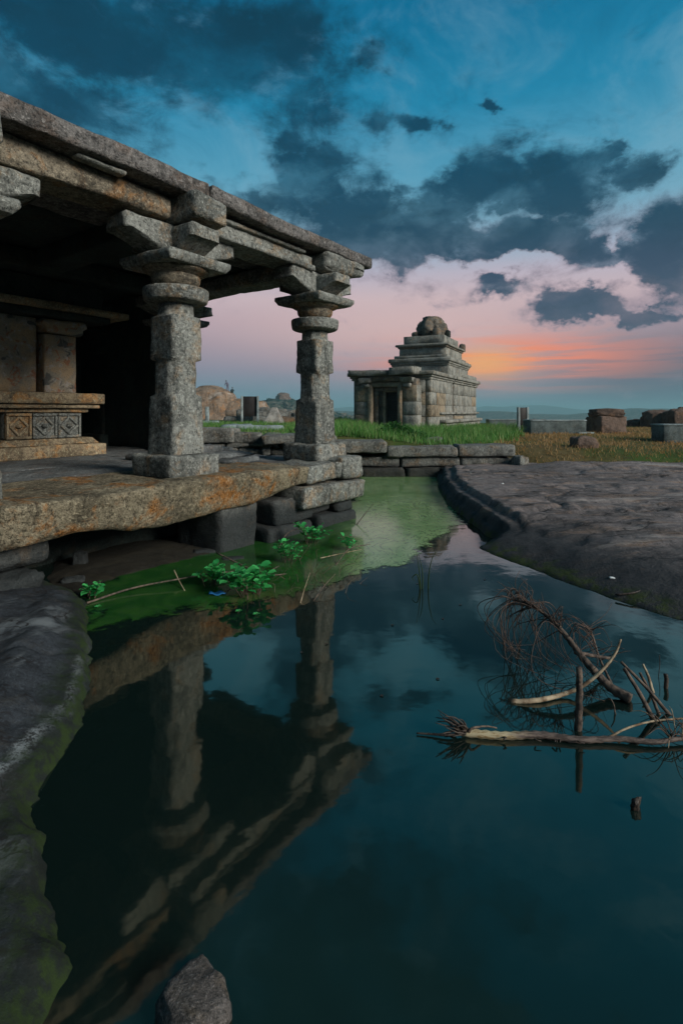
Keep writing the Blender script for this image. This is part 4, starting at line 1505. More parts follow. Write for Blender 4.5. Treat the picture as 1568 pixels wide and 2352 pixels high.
# ------------------------------------------------------------------ hills
def ridge(name, pts, Yd, depth, base, mat, seed, rough, kind="structure", n=160):
    """a long hill: crest heights given along x, falling to the plain front and back"""
    xs = np.linspace(pts[0][0], pts[-1][0], n)
    cr = np.interp(xs, [p[0] for p in pts], [p[1] for p in pts])
    ts = np.linspace(-1, 1, 36)
    V_, F_ = [], []
    gx, gt = np.meshgrid(xs, ts)
    prof = (1 - gt ** 2) ** 1.2
    x = gx.ravel(); y = (Yd + gt * depth).ravel()
    nz = pnoise(x, y, 1 / (depth * .25), 6, seed)
    z = base + (np.tile(cr, 36) - base) * prof.ravel() * (1 + rough * nz)
    v = np.stack([x, y, z], 1)
    i = np.arange(35 * (n - 1)); r, c = i // (n - 1), i % (n - 1)
    a = r * n + c
    o = mk(name, v, np.stack([a, a + 1, a + n + 1, a + n], 1), mat, origin=(0, 0, 0))
    return tag(o, kind=kind)


def hp(px, y, Yd):
    p = at(px, y, Yd)
    return (p.x, p.z)


ridge("far_hills", [hp(*q, 4200) for q in [(-900, 944), (300, 946), (700, 941), (770, 938), (800, 935), (840, 938), (900, 942), (1020, 946), (1080, 942), (1100, 936), (1120, 931), (1126, 929), (1134, 934), (1160, 935), (1200, 931), (1240, 930), (1290, 938),
                                                  (1350, 944), (1420, 944), (1500, 940), (1568, 944), (2400, 946)]], 4200, 700, -26, M['far_hill'], 3, .10)
ridge("hills", [hp(*q, 1500) for q in [(-700, 950), (200, 950), (700, 948), (780, 944), (830, 946), (900, 950), (1060, 951), (1110, 943), (1150, 944), (1200, 951), (1300, 952), (1390, 948), (1440, 942), (1475, 937), (1520, 940), (1600, 944), (2200, 952)]],
      1500, 330, -27, M['hill'], 4, .16)
ridge("hill", [hp(*q, 520) for q in [(200, 960), (400, 938), (560, 926), (600, 921), (635, 917), (668, 919), (690, 926), (720, 936), (780, 950), (860, 966)]], 520, 120, -27, M['hill'], 6, .16)
# bushes and trees that make up the wood on the near hill, one mass
rw = np.random.default_rng(4)
Vt, Ft = [], []
Gs, Fs = boxgrid(3, 3, 3)
Gs = Gs / np.linalg.norm(Gs, axis=1, keepdims=True)
off = 0
for _ in range(650):
    px = rw.uniform(540, 860)
    yc = np.interp(px, [540, 600, 635, 668, 690, 720, 780, 860], [926, 922, 918, 920, 927, 937, 951, 966])
    f = rw.uniform(0, 1)
    Yd = 520 - 110 * f
    p = at(px, yc + 1 + 26 * f, Yd)
    s = rw.uniform(1.2, 3.2)
    q = Gs * s * np.array([1.2, 1.2, .9]) * (1 + .35 * rw.uniform(-1, 1, (len(Gs), 1))) + np.array(p)
    Vt.append(q); Ft += [tuple(i + off for i in fc) for fc in Fs]; off += len(Gs)
wood = mk("wood", np.concatenate(Vt), Ft, M['hill'], origin=(0, 0, 0))
tag(wood, "dark trees covering the near wooded hill", kind="stuff")
p = at(651, 921, 515)
o = boulder("summit_rock", (p.x, p.y, p.z - 1.5), (7.5, 6, 7.0), M['boulder_dark'], None, 14, .45, 1.8, .5, .4, .35)
tag(o, "big square rock outcrop on top of the wooded hill", "rock")

# ------------------------------------------------------------------ grass and bushes
def in_temple(x, y):
    d = np.stack([x - TC.x, y - TC.y], 1)
    a = d @ np.array(TA[:2]); b = d @ np.array(TB[:2])
    return (a > -.75) & (a < 9.3) & (b > -.15) & (b < 3.6)


def blades(name, x, y, h, w, lean, mat, label, seed):
    r = np.random.default_rng(seed)
    n = len(x)
    z = ground_h(x, y) - .02
    th = r.uniform(0, 2 * math.pi, n)
    dx, dy = np.cos(th) * w, np.sin(th) * w
    lx, ly = r.normal(0, lean, n) * h, r.normal(0, lean, n) * h
    P = np.zeros((n, 5, 3))
    P[:, 0] = np.stack([x - dx, y - dy, z], 1)
    P[:, 1] = np.stack([x + dx, y + dy, z], 1)
    P[:, 2] = np.stack([x - dx * .7 + lx * .35, y - dy * .7 + ly * .35, z + h * .6], 1)
    P[:, 3] = np.stack([x + dx * .7 + lx * .35, y + dy * .7 + ly * .35, z + h * .6], 1)
    P[:, 4] = np.stack([x + lx, y + ly, z + h], 1)
    b = np.arange(n)[:, None] * 5
    quads = (b + np.array([[0, 1, 3, 2]])).tolist()
    tris = (b + np.array([[2, 3, 4]])).tolist()
    o = mk(name, P.reshape(-1, 3), quads + tris, mat, origin=(0, 0, 0))
    at_ = o.data.attributes.new("tint", 'FLOAT', 'POINT')
    tn = np.repeat(np.clip(.5 * r.uniform(0, 1, n) + .5 * (.5 + .9 * pnoise(x, y, .8, 3, seed)), 0, .99), 5)
    at_.data.foreach_set("value", tn.astype(np.float32))
    return tag(o, label, kind="stuff")


rg = np.random.default_rng(3)
n = 90000
x = rg.uniform(-9, 14, n); y = 11.6 + 14 * rg.uniform(0, 1, n) ** 1.5
dn = pnoise(x, y, .9, 4, 61)
lim = 3.4 + (y - 11.4) * .42 + dn * .8
k = (dn + rg.uniform(-.25, .6, n) > 0) & ~in_temple(x, y) & (x < lim) & ~((x < -.4) & (y > 19) & (rg.uniform(0, 1, n) > .35))
k &= (np.abs(x) < y * .72)
x, y, dn = x[k], y[k], dn[k]
h = (.13 + .20 * rg.uniform(0, 1, len(x)) * (1 + dn)) * (1 - .5 * sstep(x, 0.2, -1.0)) * (1 - .45 * np.exp(-((y - 11.4) / .9) ** 2))
blades("grass", x, y, h, .006 + .004 * rg.uniform(0, 1, len(x)), .35, M['grass'], "green grass growing before the temple", 8)
n = 60000
x = rg.uniform(2.8, 18, n); y = rg.uniform(9.2, 24, n)
dn = pnoise(x, y, .9, 4, 62)
lim = 3.4 + (y - 11.4) * .42 + dn * .8
edge = 10.2 + .6 * pnoise(x, y, .7, 3, 63) + .8 * sstep(x, 4.8, 3.4)
k = (x > lim - .8) & (y > edge - 1.6) & (ground_h(x, y) > right_h(x, y) - .015) & (dn + rg.uniform(-.3, .6, n) > 0) & (x < y * .74) & ~in_temple(x, y)
x, y = x[k], y[k]
h = (.045 + .085 * rg.uniform(0, 1, len(x)) * sstep(y, 10.0, 11.8)) * (1 + .8 * pnoise(x, y, 1.6, 3, 66))
blades("dry_grass", x, y, h, .007, .5, M['dry'], "dry brown grass along the rock shelf", 9)


def bush(px, Yd, wd, ht, nl, label):
    x0 = XW(px, Yd)
    g = gz(x0, Yd)
    t = empty("bush", (x0, Yd, g), label, "bush", "low bushes in the grass")
    r = np.random.default_rng(int(px))
    Vb, Fb = [], []
    for i in range(nl):
        a = r.uniform(0, 2 * math.pi); rad = math.sqrt(r.uniform(0, 1))
        c = np.array([x0 + math.cos(a) * rad * wd, Yd + math.sin(a) * rad * wd * .6, g + ht * (1 - rad ** 2 * .7) * r.uniform(.1, 1.0) * (1 + .3 * math.sin(a * 3 + px))])
        d = r.normal(0, 1, 3); d /= np.linalg.norm(d)
        e = np.cross(d, r.normal(0, 1, 3)); e /= np.linalg.norm(e)
        L = r.uniform(.025, .05)
        b = len(Vb)
        Vb += [c - d * L, c + e * L * .45, c + d * L, c - e * L * .45]
        Fb.append((b, b + 1, b + 2, b + 3))
    mk("foliage", Vb, Fb, M['bush'], t)
    for i in range(4):
        a = i * 1.6
        tube("stem", [(x0, Yd, g - .03), (x0 + math.cos(a) * wd * .3, Yd + math.sin(a) * .1, g + ht * .4), (x0 + math.cos(a) * wd * .55, Yd + math.sin(a) * .2, g + ht * .7)], .008, .003, M['twig'], t, sides=5, n=3)


bush(908, 15.5, .55, .34, 2600, "dense dark green bush in front of the temple door")
bush(955, 13.2, .42, .22, 1800, "low spreading green bush on the bank below the temple")
bush(880, 13.6, .34, .2, 1300, "small green bush beside the wide coping slab")

# ------------------------------------------------------------------ pond: algae film
ALG = wpoly([(826, 1086), (1000, 1088), (1008, 1110), (1018, 1140), (1044, 1172), (1060, 1192), (1052, 1208), (1020, 1226), (985, 1246), (955, 1272), (935, 1296), (900, 1306), (850, 1308), (822, 1318), (740, 1345), (640, 1372), (540, 1392), (430, 1398), (330, 1422), (215, 1445),
              (206, 1420), (190, 1360), (300, 1310), (480, 1265), (560, 1235), (640, 1225), (760, 1180), (820, 1150)])


def flat(x, y):
    return np.full(len(x), .004)


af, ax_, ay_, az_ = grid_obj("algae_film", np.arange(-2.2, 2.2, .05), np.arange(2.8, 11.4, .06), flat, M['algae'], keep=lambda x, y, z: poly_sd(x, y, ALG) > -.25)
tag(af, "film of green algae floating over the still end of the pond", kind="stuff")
sc_ = af.data.attributes.new("lit_tone", 'FLOAT', 'POINT')
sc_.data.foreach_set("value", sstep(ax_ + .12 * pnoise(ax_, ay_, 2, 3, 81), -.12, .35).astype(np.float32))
cv = af.data.attributes.new("cover", 'FLOAT', 'POINT')
sdv = poly_sd(ax_, ay_, ALG)
cv.data.foreach_set("value", np.clip(.50 + sdv * 2.4, 0, 1.6).astype(np.float32))

# mud and stones under the platform
MUD = wpoly([(110, 1352), (185, 1372), (210, 1345), (300, 1318), (420, 1290), (500, 1268), (480, 1240), (300, 1240), (120, 1290)])


def mud_h(x, y):
    s = poly_sd(x, y, MUD) + .05 * pnoise(x, y, 6, 3, 51)
    return np.where(s < 0, np.maximum(s * .8, -.3), .035 * (1 - np.exp(-s / .15))) + .012 * pnoise(x, y, 18, 3, 52)


mb, *_ = grid_obj("mud_bank", np.arange(-2.8, -.9, .03), np.arange(3.4, 6.0, .03), mud_h, M['mud'], keep=lambda x, y, z: z > -.2)
tag(mb, kind="structure")
for (px, py_, w, d, h, lab) in [(185, 1292, .07, .06, .13, "upright tapered stone on the mud under the platform"), (168, 1330, .10, .08, .055, "dark rounded stone between the footing and the mud"), (470, 1262, .13, .07, .045, "long mossy stone half sunk under the platform"),
                                (535, 1276, .12, .06, .03, "flat mossy stone awash beside the leafy creeper"), (437, 1290, .03, .03, .02, "small pale stone on the mud edge under the platform"), (290, 1298, .03, .03, .03, "small dark stone on the mud beneath the brown slab")]:
    q = W(px, py_, .03)
    o = boulder("pond_stone", (q.x, q.y, -.02), (w, d, h), M['footing'], None, 10, .2, 2, .3, .3, .5)
    tag(o, lab, "stone")

# foreground stone
import bmesh
OUT = [(465, 2176), (492, 2216), (518, 2238), (532, 2288), (508, 2330), (440, 2410), (385, 2375), (357, 2296), (372, 2256), (420, 2212)]
rs_ = random.Random(3)
bmn = bmesh.new()
q = W(448, 2290, 0)
top, mid, bot = [], [], []
cc = W(450, 2285, .05)
for (px, py_) in OUT:
    a = W(px, py_, .05)
    top.append(bmn.verts.new((cc + (a - cc) * .80) + Vector((0, 0, rs_.uniform(.0, .022)))))
    mid.append(bmn.verts.new(a - Vector((0, 0, rs_.uniform(.005, .02)))))
    bot.append(bmn.verts.new(cc + (a - cc) * 1.06 - Vector((0, 0, .12))))
ctr = bmn.verts.new(cc + Vector((0, 0, .022)))
nn2 = len(OUT)
for i in range(nn2):
    k2 = (i + 1) % nn2
    bmn.faces.new((top[i], ctr, top[k2]))
    bmn.faces.new((mid[i], top[i], top[k2], mid[k2]))
    bmn.faces.new((bot[i], mid[i], mid[k2], bot[k2]))
bmn.faces.new(bot)
bmesh.ops.triangulate(bmn, faces=bmn.faces[:])
bmesh.ops.subdivide_edges(bmn, edges=bmn.edges[:], cuts=4, use_grid_fill=True)
bmesh.ops.recalc_face_normals(bmn, faces=bmn.faces[:])
bmn.normal_update()
pp = np.array([v.co for v in bmn.verts])
dd = .0055 * fbm(pp, 28, 4, 91, .6)
for v, d in zip(bmn.verts, dd):
    v.co += v.normal * float(d)
p = np.array([v.co for v in bmn.verts])
bmn.verts.index_update()
Fc = [tuple(v.index for v in f.verts) for f in bmn.faces]
bmn.free()
M['near_stone'] = stone_mat('near_stone', (.17, .155, .145), (.035, .035, .032), (.2, .15, .09), .4, 60, .9, .2, .85, gs=1.6)
o = mk("pond_stone", p, list(Fc), M['near_stone'], None, origin=(q.x, q.y, 0))
tag(o, "angular speckled stone rising alone from the dark water, pointed at its far end", "stone")

# ------------------------------------------------------------------ plants in the pond
def leaf_mesh():
    L = []
    prof = [(0, 0), (.35, .30), (.65, .36), (.9, .22), (1.0, 0)]
    V_ = [(0, 0, 0)]
    for (t, w) in prof[1:-1]:
        V_ += [(t, w, .10 * w + .05 * t), (t, 0, -.02 - .10 * t * t), (t, -w, .10 * w + .05 * t)]
    V_.append((1.02, 0, -.16))
    F_ = [(0, 2, 1), (0, 3, 2), (1, 2, 5, 4), (2, 3, 6, 5), (4, 5, 8, 7), (5, 6, 9, 8), (7, 8, 10), (8, 9, 10)]
    me = bpy.data.meshes.new("leaf")
    me.from_pydata(V_, [], F_)
    me.update()
    me.polygons.foreach_set("use_smooth", [True] * len(F_))
    me.materials.append(M['leaf'])
    return me


LEAF = leaf_mesh()


def add_leaf(parent, p, d, size, roll):
    o = bpy.data.objects.new("leaf", LEAF)
    col.objects.link(o)
    o.parent = parent
    o.location = Vector(p) - WL[parent]
    q = Vector(d).to_track_quat('X', 'Z')
    o.rotation_mode = 'QUATERNION'
    from mathutils import Quaternion
    o.rotation_quaternion = q @ Quaternion((1, 0, 0), roll)
    o.scale = (size, size, size)


def creeper(px, py_, label, shoots, nleaf, size, ht, spread, seed, mats='twig'):
    r = random.Random(seed)
    b = W(px, py_, 0.0)
    t = empty("leafy_creeper", b, label, "plant", "leafy plants growing out of the pond")
    for s in range(shoots):
        a = r.uniform(0, 2 * math.pi)
        sp = spread * r.uniform(.3, 1)
        st = b + Vector((math.cos(a) * spread * .25, math.sin(a) * spread * .25, -.03))
        en = b + Vector((math.cos(a) * sp, math.sin(a) * sp * .7, ht * r.uniform(.55, 1.0)))
        mid = (st + en) / 2 + Vector((r.uniform(-.02, .02), r.uniform(-.02, .02), ht * .18))
        tube("stem", [st, mid, en], .0035, .0018, M[mats], t, sides=5, n=4)
        for i in range(nleaf):
            f = .25 + .75 * (i + 1) / nleaf
            p = st.lerp(mid, f * 2) if f < .5 else mid.lerp(en, f * 2 - 1)
            aa = i * 2.4 + r.uniform(-.4, .4)
            d = Vector((math.cos(aa), math.sin(aa), r.uniform(-.1, .7)))
            add_leaf(t, p, d, size * r.uniform(.65, 1.6), r.uniform(-.5, .5))
    return t


creeper(212, 1375, "small bright leafy sprig beside the dark rock bank", 4, 8, .045, .13, .08, 1)
creeper(482, 1345, "bright leafy plant beside the blue plastic scrap", 9, 8, .052, .17, .14, 2)
creeper(578, 1372, "largest bright leafy plant in the pond, spreading over the water", 16, 9, .058, .22, .21, 3)
creeper(662, 1292, "tangled half-withered leafy plant on the algae", 9, 9, .042, .20, .16, 4)
creeper(715, 1250, "leafy plant growing in front of the dark footing stones", 9, 9, .045, .22, .17, 5)
creeper(806, 1262, "small leafy tuft at the corner of the algae in open water", 5, 7, .042, .12, .12, 6)
for (px, py_, lab, sd_) in [(545, 1408, "tiny floating green sprig below the largest leafy plant", 7), (585, 1415, "tiny floating green sprig beside another sprig in dark water", 8), (222, 1398, "tiny green sprig at the rim of the dark rock bank", 9)]:
    b = W(px, py_, 0)
    t = empty("water_sprig", b, lab, "plant", "tiny sprigs on the water")
    r = random.Random(sd_)
    tube("stem", [b + Vector((0, 0, -.01)), b + Vector((.01, 0, .01)), b + Vector((.02, .01, .02))], .002, .001, M['twig'], t, sides=4, n=2)
    for i in range(5):
        a = i * 1.3
        add_leaf(t, b + Vector((.01, 0, .012)), (math.cos(a), math.sin(a), .3), .025, 0)
# withered branches lying among the plants


def branch(name, pix, r0, r1, label, mat='wood', cat="branch", group=None, side=None, **kw):
    pts = [W(x, y, z) if len(q) == 3 and True else None for q in pix for (x, y, z) in [q]]
    o = tube(name, pts, r0, r1, M[mat], None, sides=7, n=5, wob=.10, **kw)
    return tag(o, label, cat, group)


branch("dry_branch", [(200, 1385, .01), (300, 1352, .03), (400, 1332, .05), (500, 1316, .06), (590, 1310, .02)], .008, .004, "long thin dry branch lying between the small sprig and the blue scrap", 'wood')
branch("dry_branch", [(400, 1310, .10), (412, 1335, .04), (425, 1358, .0)], .006, .004, "short pale twig crossing the long thin branch", 'wood_pale')
branch("dry_branch", [(498, 1270, .14), (560, 1300, .08), (610, 1320, .04), (660, 1318, .0)], .007, .004, "dark twig slanting down into the largest leafy plant", 'wood')
branch("dry_branch", [(520, 1360, .02), (560, 1330, .07), (600, 1322, .06), (640, 1300, .03)], .007, .004, "grey forked twig under the largest leafy plant", 'wood')
branch("dry_branch", [(640, 1260, .0), (660, 1225, .13), (695, 1215, .15), (712, 1235, .08)], .005, .003, "arching bare twig before the dark footing stones", 'wood')
branch("dry_branch", [(690, 1385, .0), (700, 1350, .06), (712, 1315, .10)], .004, .002, "thin upright twig in the brown reeds by the algae edge", 'wood_pale')
branch("dry_branch", [(720, 1380, .0), (745, 1345, .06), (770, 1318, .10)], .004, .002, "thin leaning twig at the algae edge", 'wood')
branch("dry_branch", [(770, 1300, .0), (800, 1262, .07), (838, 1252, .06), (850, 1250, .05)], .005, .003, "bent twig reaching out from the small leafy tuft", 'wood')
branch("dry_branch", [(735, 1282, .05), (790, 1270, .04), (830, 1262, .05)], .004, .002, "pale straight twig lying flat on the algae", 'wood_pale')
o = branch("dry_branch", [(818, 1206, .0), (838, 1180, .12), (858, 1156, .24)], .006, .002, "bare stick slanting from the water at the platform corner", 'wood_dark')

# withered weed standing in the algae
ww = empty("withered_weed", W(730, 1330, 0), "tangle of thin withered stems standing in the algae beside the platform corner", "plant")
rw2 = random.Random(77)
for i in range(34):
    b = W(rw2.uniform(625, 822), rw2.uniform(1285, 1372), -.02)
    e = b + Vector((rw2.uniform(-.12, .16), rw2.uniform(-.05, .10), rw2.uniform(.04, .17)))
    m_ = b.lerp(e, .55) + Vector((rw2.uniform(-.03, .03), 0, rw2.uniform(.0, .04)))
    tube("stem", [b, m_, e], rw2.uniform(.0018, .003), .001, M['twig' if i % 3 else 'wood'], ww, sides=4, n=4)
# reeds
b = W(966, 1352, 0)
t = empty("reed_clump", b, "three thin green reed blades standing in open water", "plant")
for pts in ([(0, 0, -.05), (-.01, 0, .12), (-.03, .02, .27)], [(.01, 0, -.05), (.012, 0, .12), (-.012, .02, .25)], [(.0, .0, -.05), (-.025, 0, .10), (-.065, 0, .085), (-.05, 0, .06)], [(.055, 0, -.05), (.06, 0, .10), (.085, .01, .22), (.12, .02, .28)]):
    tube("blade", [b + Vector(q) for q in pts], .0055, .0015, M['reed'], t, sides=4, n=5)

# blue scrap
q = W(500, 1366, .0)
V_, F_ = [], []
for i in range(9):
    for j in range(5):
        V_.append((q.x - .06 + .015 * i, q.y - .03 + .015 * j, .012 + .008 * math.sin(i * 1.1 + j * .7) + .006 * (j % 2)))
for i in range(8):
    for j in range(4):
        F_.append((i * 5 + j, (i + 1) * 5 + j, (i + 1) * 5 + j + 1, i * 5 + j + 1))
o = mk("plastic_scrap", V_, F_, M['blue'], None)
so = o.modifiers.new("thick", 'SOLIDIFY'); so.thickness = .003
tag(o, "crumpled blue plastic scrap floating beside the leafy plants", "litter")

# ------------------------------------------------------------------ dead wood on the right
def A(px, py_, Y):
    return at(px, py_, Y)


# fallen trunk whose twiggy head droops into the water
br = empty("dead_branch", W(1440, 1612, 0), "dead branch with a large drooping head of curled fine twigs, lying in the pond", "branch")
tr = [A(1448, 1606, 2.42), A(1400, 1578, 2.48), A(1345, 1520, 2.56), A(1300, 1462, 2.66), A(1262, 1420, 2.76), A(1215, 1388, 2.86), A(1170, 1376, 2.95)]
tube("trunk", tr, .024, .004, M['wood'], br, sides=9, n=7, wob=.14)
tube("side_branch", [A(1320, 1498, 2.60), A(1355, 1505, 2.62), A(1400, 1512, 2.64)], .011, .007, M['wood'], br, sides=7, n=4, wob=.1)
rb = random.Random(21)
TRS = spline(tr, 12)


def drop_to(p, e, sag, k=0):
    m1 = p.lerp(e, .35) + Vector((rb.uniform(-.03, .03), rb.uniform(-.03, .03), sag))
    m2 = p.lerp(e, .75) + Vector((rb.uniform(-.03, .03), rb.uniform(-.03, .03), sag * .55))
    return [p, m1, m2, e]


for i in range(22):
    p = TRS[rb.randint(40, len(TRS) - 1)]
    # twigs arch outwards and bend down towards the water
    e = W(rb.uniform(1140, 1345), rb.uniform(1440, 1520), 0.0)
    if i % 3 == 0:
        e = W(rb.uniform(1135, 1230), rb.uniform(1425, 1480), .02)
    tube("twig", drop_to(p, e, rb.uniform(.02, .10)), rb.uniform(.0022, .0036), .0012, M['twig'], br, sides=4, n=5)
for i in range(26):
    p = TRS[rb.randint(44, len(TRS) - 1)]
    e = p + Vector((rb.uniform(-.12, .10), rb.uniform(-.08, .10), rb.uniform(.03, .14)))
    tube("twig", [p, p.lerp(e, .5) + Vector((rb.uniform(-.03, .03), 0, .02)), e], .0022, .0009, M['twig'], br, sides=4, n=4)
for i in range(9):
    a = rb.uniform(0, 1)
    p = TRS[rb.randint(52, len(TRS) - 1)]
    e = A(1140 + 40 * a, 1480 + 30 * a, 2.75)
    e2 = W(1290 + 30 * a, 1548, .0)
    jt = lambda q, w=.035: q + Vector((rb.uniform(-w, w), rb.uniform(-w, w), rb.uniform(-w, w) * .8))
    tube("twig", [p, jt(A(1142 + 30 * a, 1395 + 30 * a, 2.9)), jt(e, .05), W(1190 + rb.uniform(-30, 60), 1490 + rb.uniform(-20, 35), rb.uniform(0, .02))], .0028, .0013, M['twig'], br, sides=4, n=6)
for i in range(26):
    # long whips that arch out, then curl back under to the water
    p = TRS[rb.randint(30, len(TRS) - 1)]
    ox = rb.uniform(-.30, .10)
    top_ = p + Vector((ox * .5, rb.uniform(-.08, .05), rb.uniform(.02, .09)))
    out_ = p + Vector((ox, rb.uniform(-.20, .10), rb.uniform(-.16, .0)))
    end_ = p + Vector((ox * .3 + rb.uniform(.0, .25), rb.uniform(-.26, -.02), 0))
    end_.z = rb.uniform(-.005, .03)
    out_.z = max(out_.z, .05)
    tube("twig", [p, top_, out_, end_], rb.uniform(.002, .0034), .0011, M['twig'], br, sides=4, n=6)
# second head of twigs behind
br2 = empty("dead_branch", W(1400, 1560, 0), "smaller bundle of fine dead twigs caught behind the bleached bent branch", "branch")
core_pts = [W(1405, 1575, 0), A(1375, 1510, 2.72), A(1360, 1460, 2.80), A(1350, 1440, 2.84)]
tube("stem", core_pts, .008, .003, M['wood'], br2, sides=6, n=5)
cs = spline(core_pts, 8)
for i in range(46):
    p = cs[rb.randint(4, len(cs) - 1)]
    a = rb.uniform(0, 6.28)
    e = p + Vector((math.cos(a) * rb.uniform(.06, .19), rb.uniform(-.12, .12), rb.uniform(-.12, .10)))
    e.z = max(e.z, -.01)
    m_ = p.lerp(e, .5) + Vector((rb.uniform(-.03, .03), 0, rb.uniform(.0, .05)))
    tube("twig", [p, m_, e], .0022, .0009, M['twig'], br2, sides=4, n=4)

branch_pts = [W(1170, 1612, .0), W(1235, 1608, .012), A(1300, 1592, 2.47), A(1345, 1570, 2.47), A(1385, 1535, 2.48), A(1412, 1500, 2.49), A(1425, 1468, 2.50)]
o = tube("bent_branch", branch_pts, .016, .005, M['wood_pale'], None, sides=9, n=6, wob=.14, rfun=lambda k: .0115 * (1 - .62 * k ** 1.4))
tag(o, "bleached bent branch curving up out of the water to a pale tip", "branch")
b = W(1332, 1682, 0)
o = tube("wooden_stake", [b + Vector((0, .02, -.25)), b + Vector((0, .02, 0)), b + Vector((.004, .02, .12)), b + Vector((.004, .02, .262))], .019, .013, M['wood'], None, sides=8, n=4, wob=.12)
tag(o, "dark upright wooden stake standing in the water behind the floating log", "stake")
# floating log with roots
lg = empty("floating_log", W(1200, 1690, 0), "long floating log with a ragged root end, pale where bark is gone", "log")
lp = [W(1060, 1682, .012), W(1150, 1690, .012), W(1240, 1688, .014), W(1330, 1699, .012), W(1420, 1697, .016), W(1500, 1704, .016), W(1568, 1696, .02), W(1700, 1690, .03)]
M['log'] = log_mat()
tube("trunk", lp, .0175, .007, M['log'], lg, sides=12, n=8, wob=.12)
rt = W(1050, 1682, .015)
for i in range(22):
    a = rb.uniform(0, 6.28)
    e = rt + Vector((rb.uniform(-.10, .02), rb.uniform(-.05, .05), rb.uniform(-.005, .085)))
    e.z = max(e.z, .002)
    s0 = W(1070, 1684, .015) + Vector((rb.uniform(-.02, .03), 0, rb.uniform(-.008, .012)))
    tube("root", [s0, s0.lerp(e, .5) + Vector((0, rb.uniform(-.015, .015), rb.uniform(-.01, .02))), e], .006, .0015, M['wood_dark'], lg, sides=5, n=4, wob=.2)
tube("root", [W(1075, 1684, .012), W(1030, 1688, .012), W(990, 1686, .008), W(956, 1684, .006)], .007, .003, M['wood_dark'], lg, sides=6, n=5, wob=.25)
tube("root", [W(1075, 1680, .03), W(1085, 1672, .045), W(1115, 1668, .03), W(1140, 1672, .02)], .006, .003, M['wood'], lg, sides=5, n=4, wob=.2)
for i in range(7):
    p = lp[1].lerp(lp[3], rb.uniform(0, 1)) + Vector((0, -.016, .004))
    tube("stub", [p, p + Vector((rb.uniform(-.01, .01), -.012, .006)), p + Vector((rb.uniform(-.02, .02), -.02, .003))], .004, .002, M['wood_dark'], lg, sides=5, n=2)
# sticks at the right
for (a, z0, b_, z1, ra, rb_, mt, lab) in [((1500, 1655), .0, (1432, 1535), .20, .013, .008, 'wood', "grey stick slanting from the water beside the twig bundle"),
                                         ((1535, 1640), .0, (1425, 1520), .19, .010, .006, 'wood', "longest slanting stick, brown at its foot, crossing the grey stick"),
                                         ((1512, 1640), .0, (1468, 1545), .16, .009, .006, 'wood', "thin stick slanting between the two crossed sticks"),
                                         ((1498, 1590), .0, (1475, 1525), .11, .010, .005, 'wood_pale', "short pale stick standing alone beside the slanting sticks"),
                                         ((1528, 1580), .0, (1527, 1548), .055, .010, .010, 'wood_dark', "short thick dark stub standing in the water at the right"),
                                         ((1511, 1555), .0, (1513, 1505), .09, .002, .0015, 'wood_dark', "hair-thin dark reed stalk behind the short dark stub"),
                                         ((1412, 1640), .0, (1402, 1605), .05, .005, .002, 'wood', "little pointed twig below the cut end of the dead branch")]:
    p0, p1 = W(*a, z0), None
    Yd = p0.y + (.06 if z1 > .1 else .01)
    p1 = A(b_[0], b_[1], Yd)
    p00 = p0 + (p0 - p1).normalized() * .12
    o = tube("stick", [p00, p0, p0.lerp(p1, .5) + Vector((.004, 0, .004)), p1], ra, rb_, M[mt], None, sides=8, n=4, wob=.1)
    tag(o, lab, "stick", "sticks standing in the pond")
# twig tuft at the log's far end
tf = empty("twig_tuft", W(1560, 1690, 0), "tuft of bare pale twigs springing from the floating log's thin end", "branch")
for i in range(26):
    p = W(1568 + rb.uniform(-40, 40), 1692, .02)
    e = p + Vector((rb.uniform(-.16, .12), rb.uniform(-.1, .12), rb.uniform(-.01, .10)))
    e.z = max(e.z, .004)
    tube("twig", [p, p.lerp(e, .5) + Vector((0, 0, rb.uniform(.01, .05))), e], .0026, .001, M['twig' if i % 3 else 'wood_pale'], tf, sides=4, n=4)
tube("twig", [W(1385, 1700, .01), W(1440, 1672, .05), W(1500, 1656, .06), W(1568, 1650, .06)], .005, .004, M['wood_pale'], tf, sides=5, n=5, wob=.1)
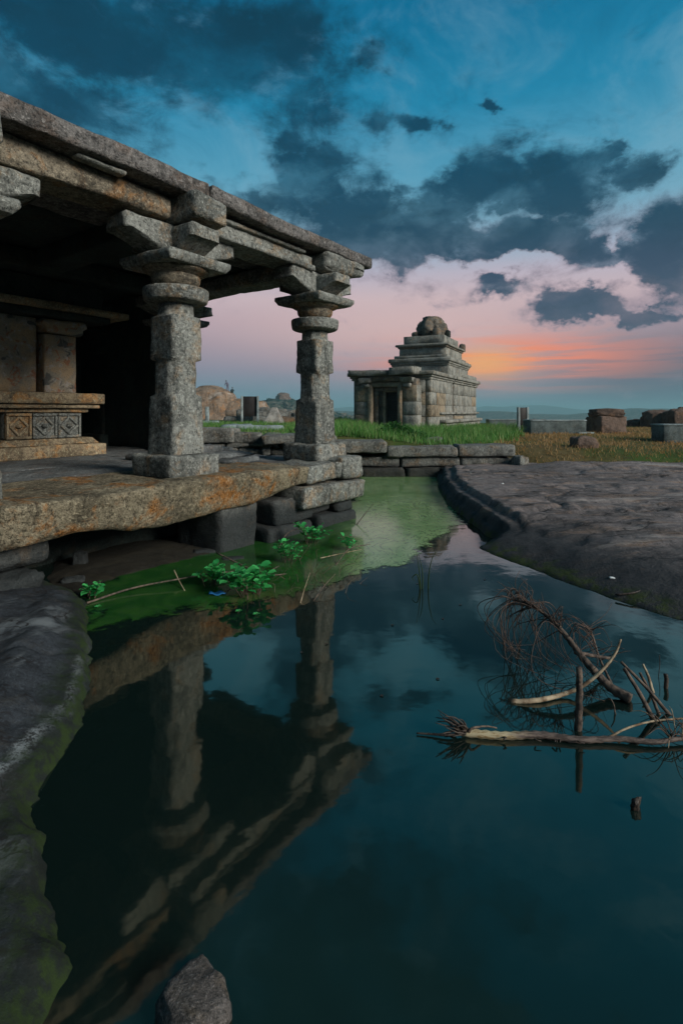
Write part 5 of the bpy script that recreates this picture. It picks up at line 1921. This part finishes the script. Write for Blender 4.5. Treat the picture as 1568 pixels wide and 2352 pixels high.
# drifting bits
for k_, (px, py_) in enumerate([(1052, 1389), (1018, 1422), (905, 1435), (1110, 1330), (745, 1480), (880, 1600), (960, 1340), (1230, 1690), (690, 1500), (1010, 1560)]):
    q = W(px, py_, .003)
    o = bpy.data.objects.new("drifting_leaf", LEAF.copy())
    o.data.materials.clear(); o.data.materials.append(M['wood_dark'])
    col.objects.link(o); WL[o] = q
    o.location = q
    o.rotation_euler = (0, 0, k_ * 1.7)
    o.scale = (.022,) * 3
    tag(o, "tiny dark withered leaf drifting on open water", "leaf", "withered leaves drifting on the pond")
q = W(1461, 1858, 0)
o = block("driftwood_chunk", (q.x, q.y, .012), STD, (.015, .014, .024), M['wood_dark'], None, seg=.005, r=.005, amp=.008, freq=70, jit=.010)
tag(o, "small dark chunk of wood bobbing alone in open water", "driftwood")
o = branch("driftwood_stick", [(1412, 1366, .03), (1450, 1362, .05), (1485, 1352, .07), (1505, 1345, .08)], .008, .005, "dark stick lying on the mossy edge of the rock shelf", 'wood_dark')
for (px, py_, z, lab) in [(1153, 1108, .27, "small white litter scrap on the rock shelf near its far end"), (1404, 1260, .30, "white scrap of litter on the middle of the rock shelf"), (1080, 1092, .22, "tiny white speck of litter near the coping wall's foot")]:
    q = W(px, py_, z)
    zz = float(right_h(np.array([q.x]), np.array([q.y]))[0])
    o = block("litter_scrap", (q.x, q.y, zz + .004), STD, (.018, .015, .006), M['litter'], None, seg=.01, r=.004, amp=.003, freq=50, jit=.006)
    tag(o, lab, "litter")

# ------------------------------------------------------------------ haze
def haze_box():
    X0, X1, Y0_, Y1, Z0, Z1 = -6800, 6800, -2500, 8800, -32, 75
    V_ = [(x, y, z) for x in (X0, X1) for y in (Y0_, Y1) for z in (Z0, Z1)]
    F_ = [(0, 1, 3, 2), (4, 6, 7, 5), (0, 4, 5, 1), (2, 3, 7, 6), (0, 2, 6, 4), (1, 5, 7, 3)]
    m = bpy.data.materials.new("haze")
    m.use_nodes = True
    nt = m.node_tree
    nt.nodes.clear()
    v = nt.nodes.new('ShaderNodeVolumePrincipled')
    v.inputs['Color'].default_value = (.45, .82, .90, 1)
    v.inputs['Density'].default_value = HAZE
    v.inputs['Anisotropy'].default_value = 0.0
    o = nt.nodes.new('ShaderNodeOutputMaterial')
    nt.links.new(v.outputs[0], o.inputs['Volume'])
    ob = mk("haze", V_, F_, m, None, shade=False, origin=(0, 0, 0))
    tag(ob, "thin blue evening haze over the plain", kind="stuff")


HAZE = 0.0004
if HAZE > 0:
    haze_box()
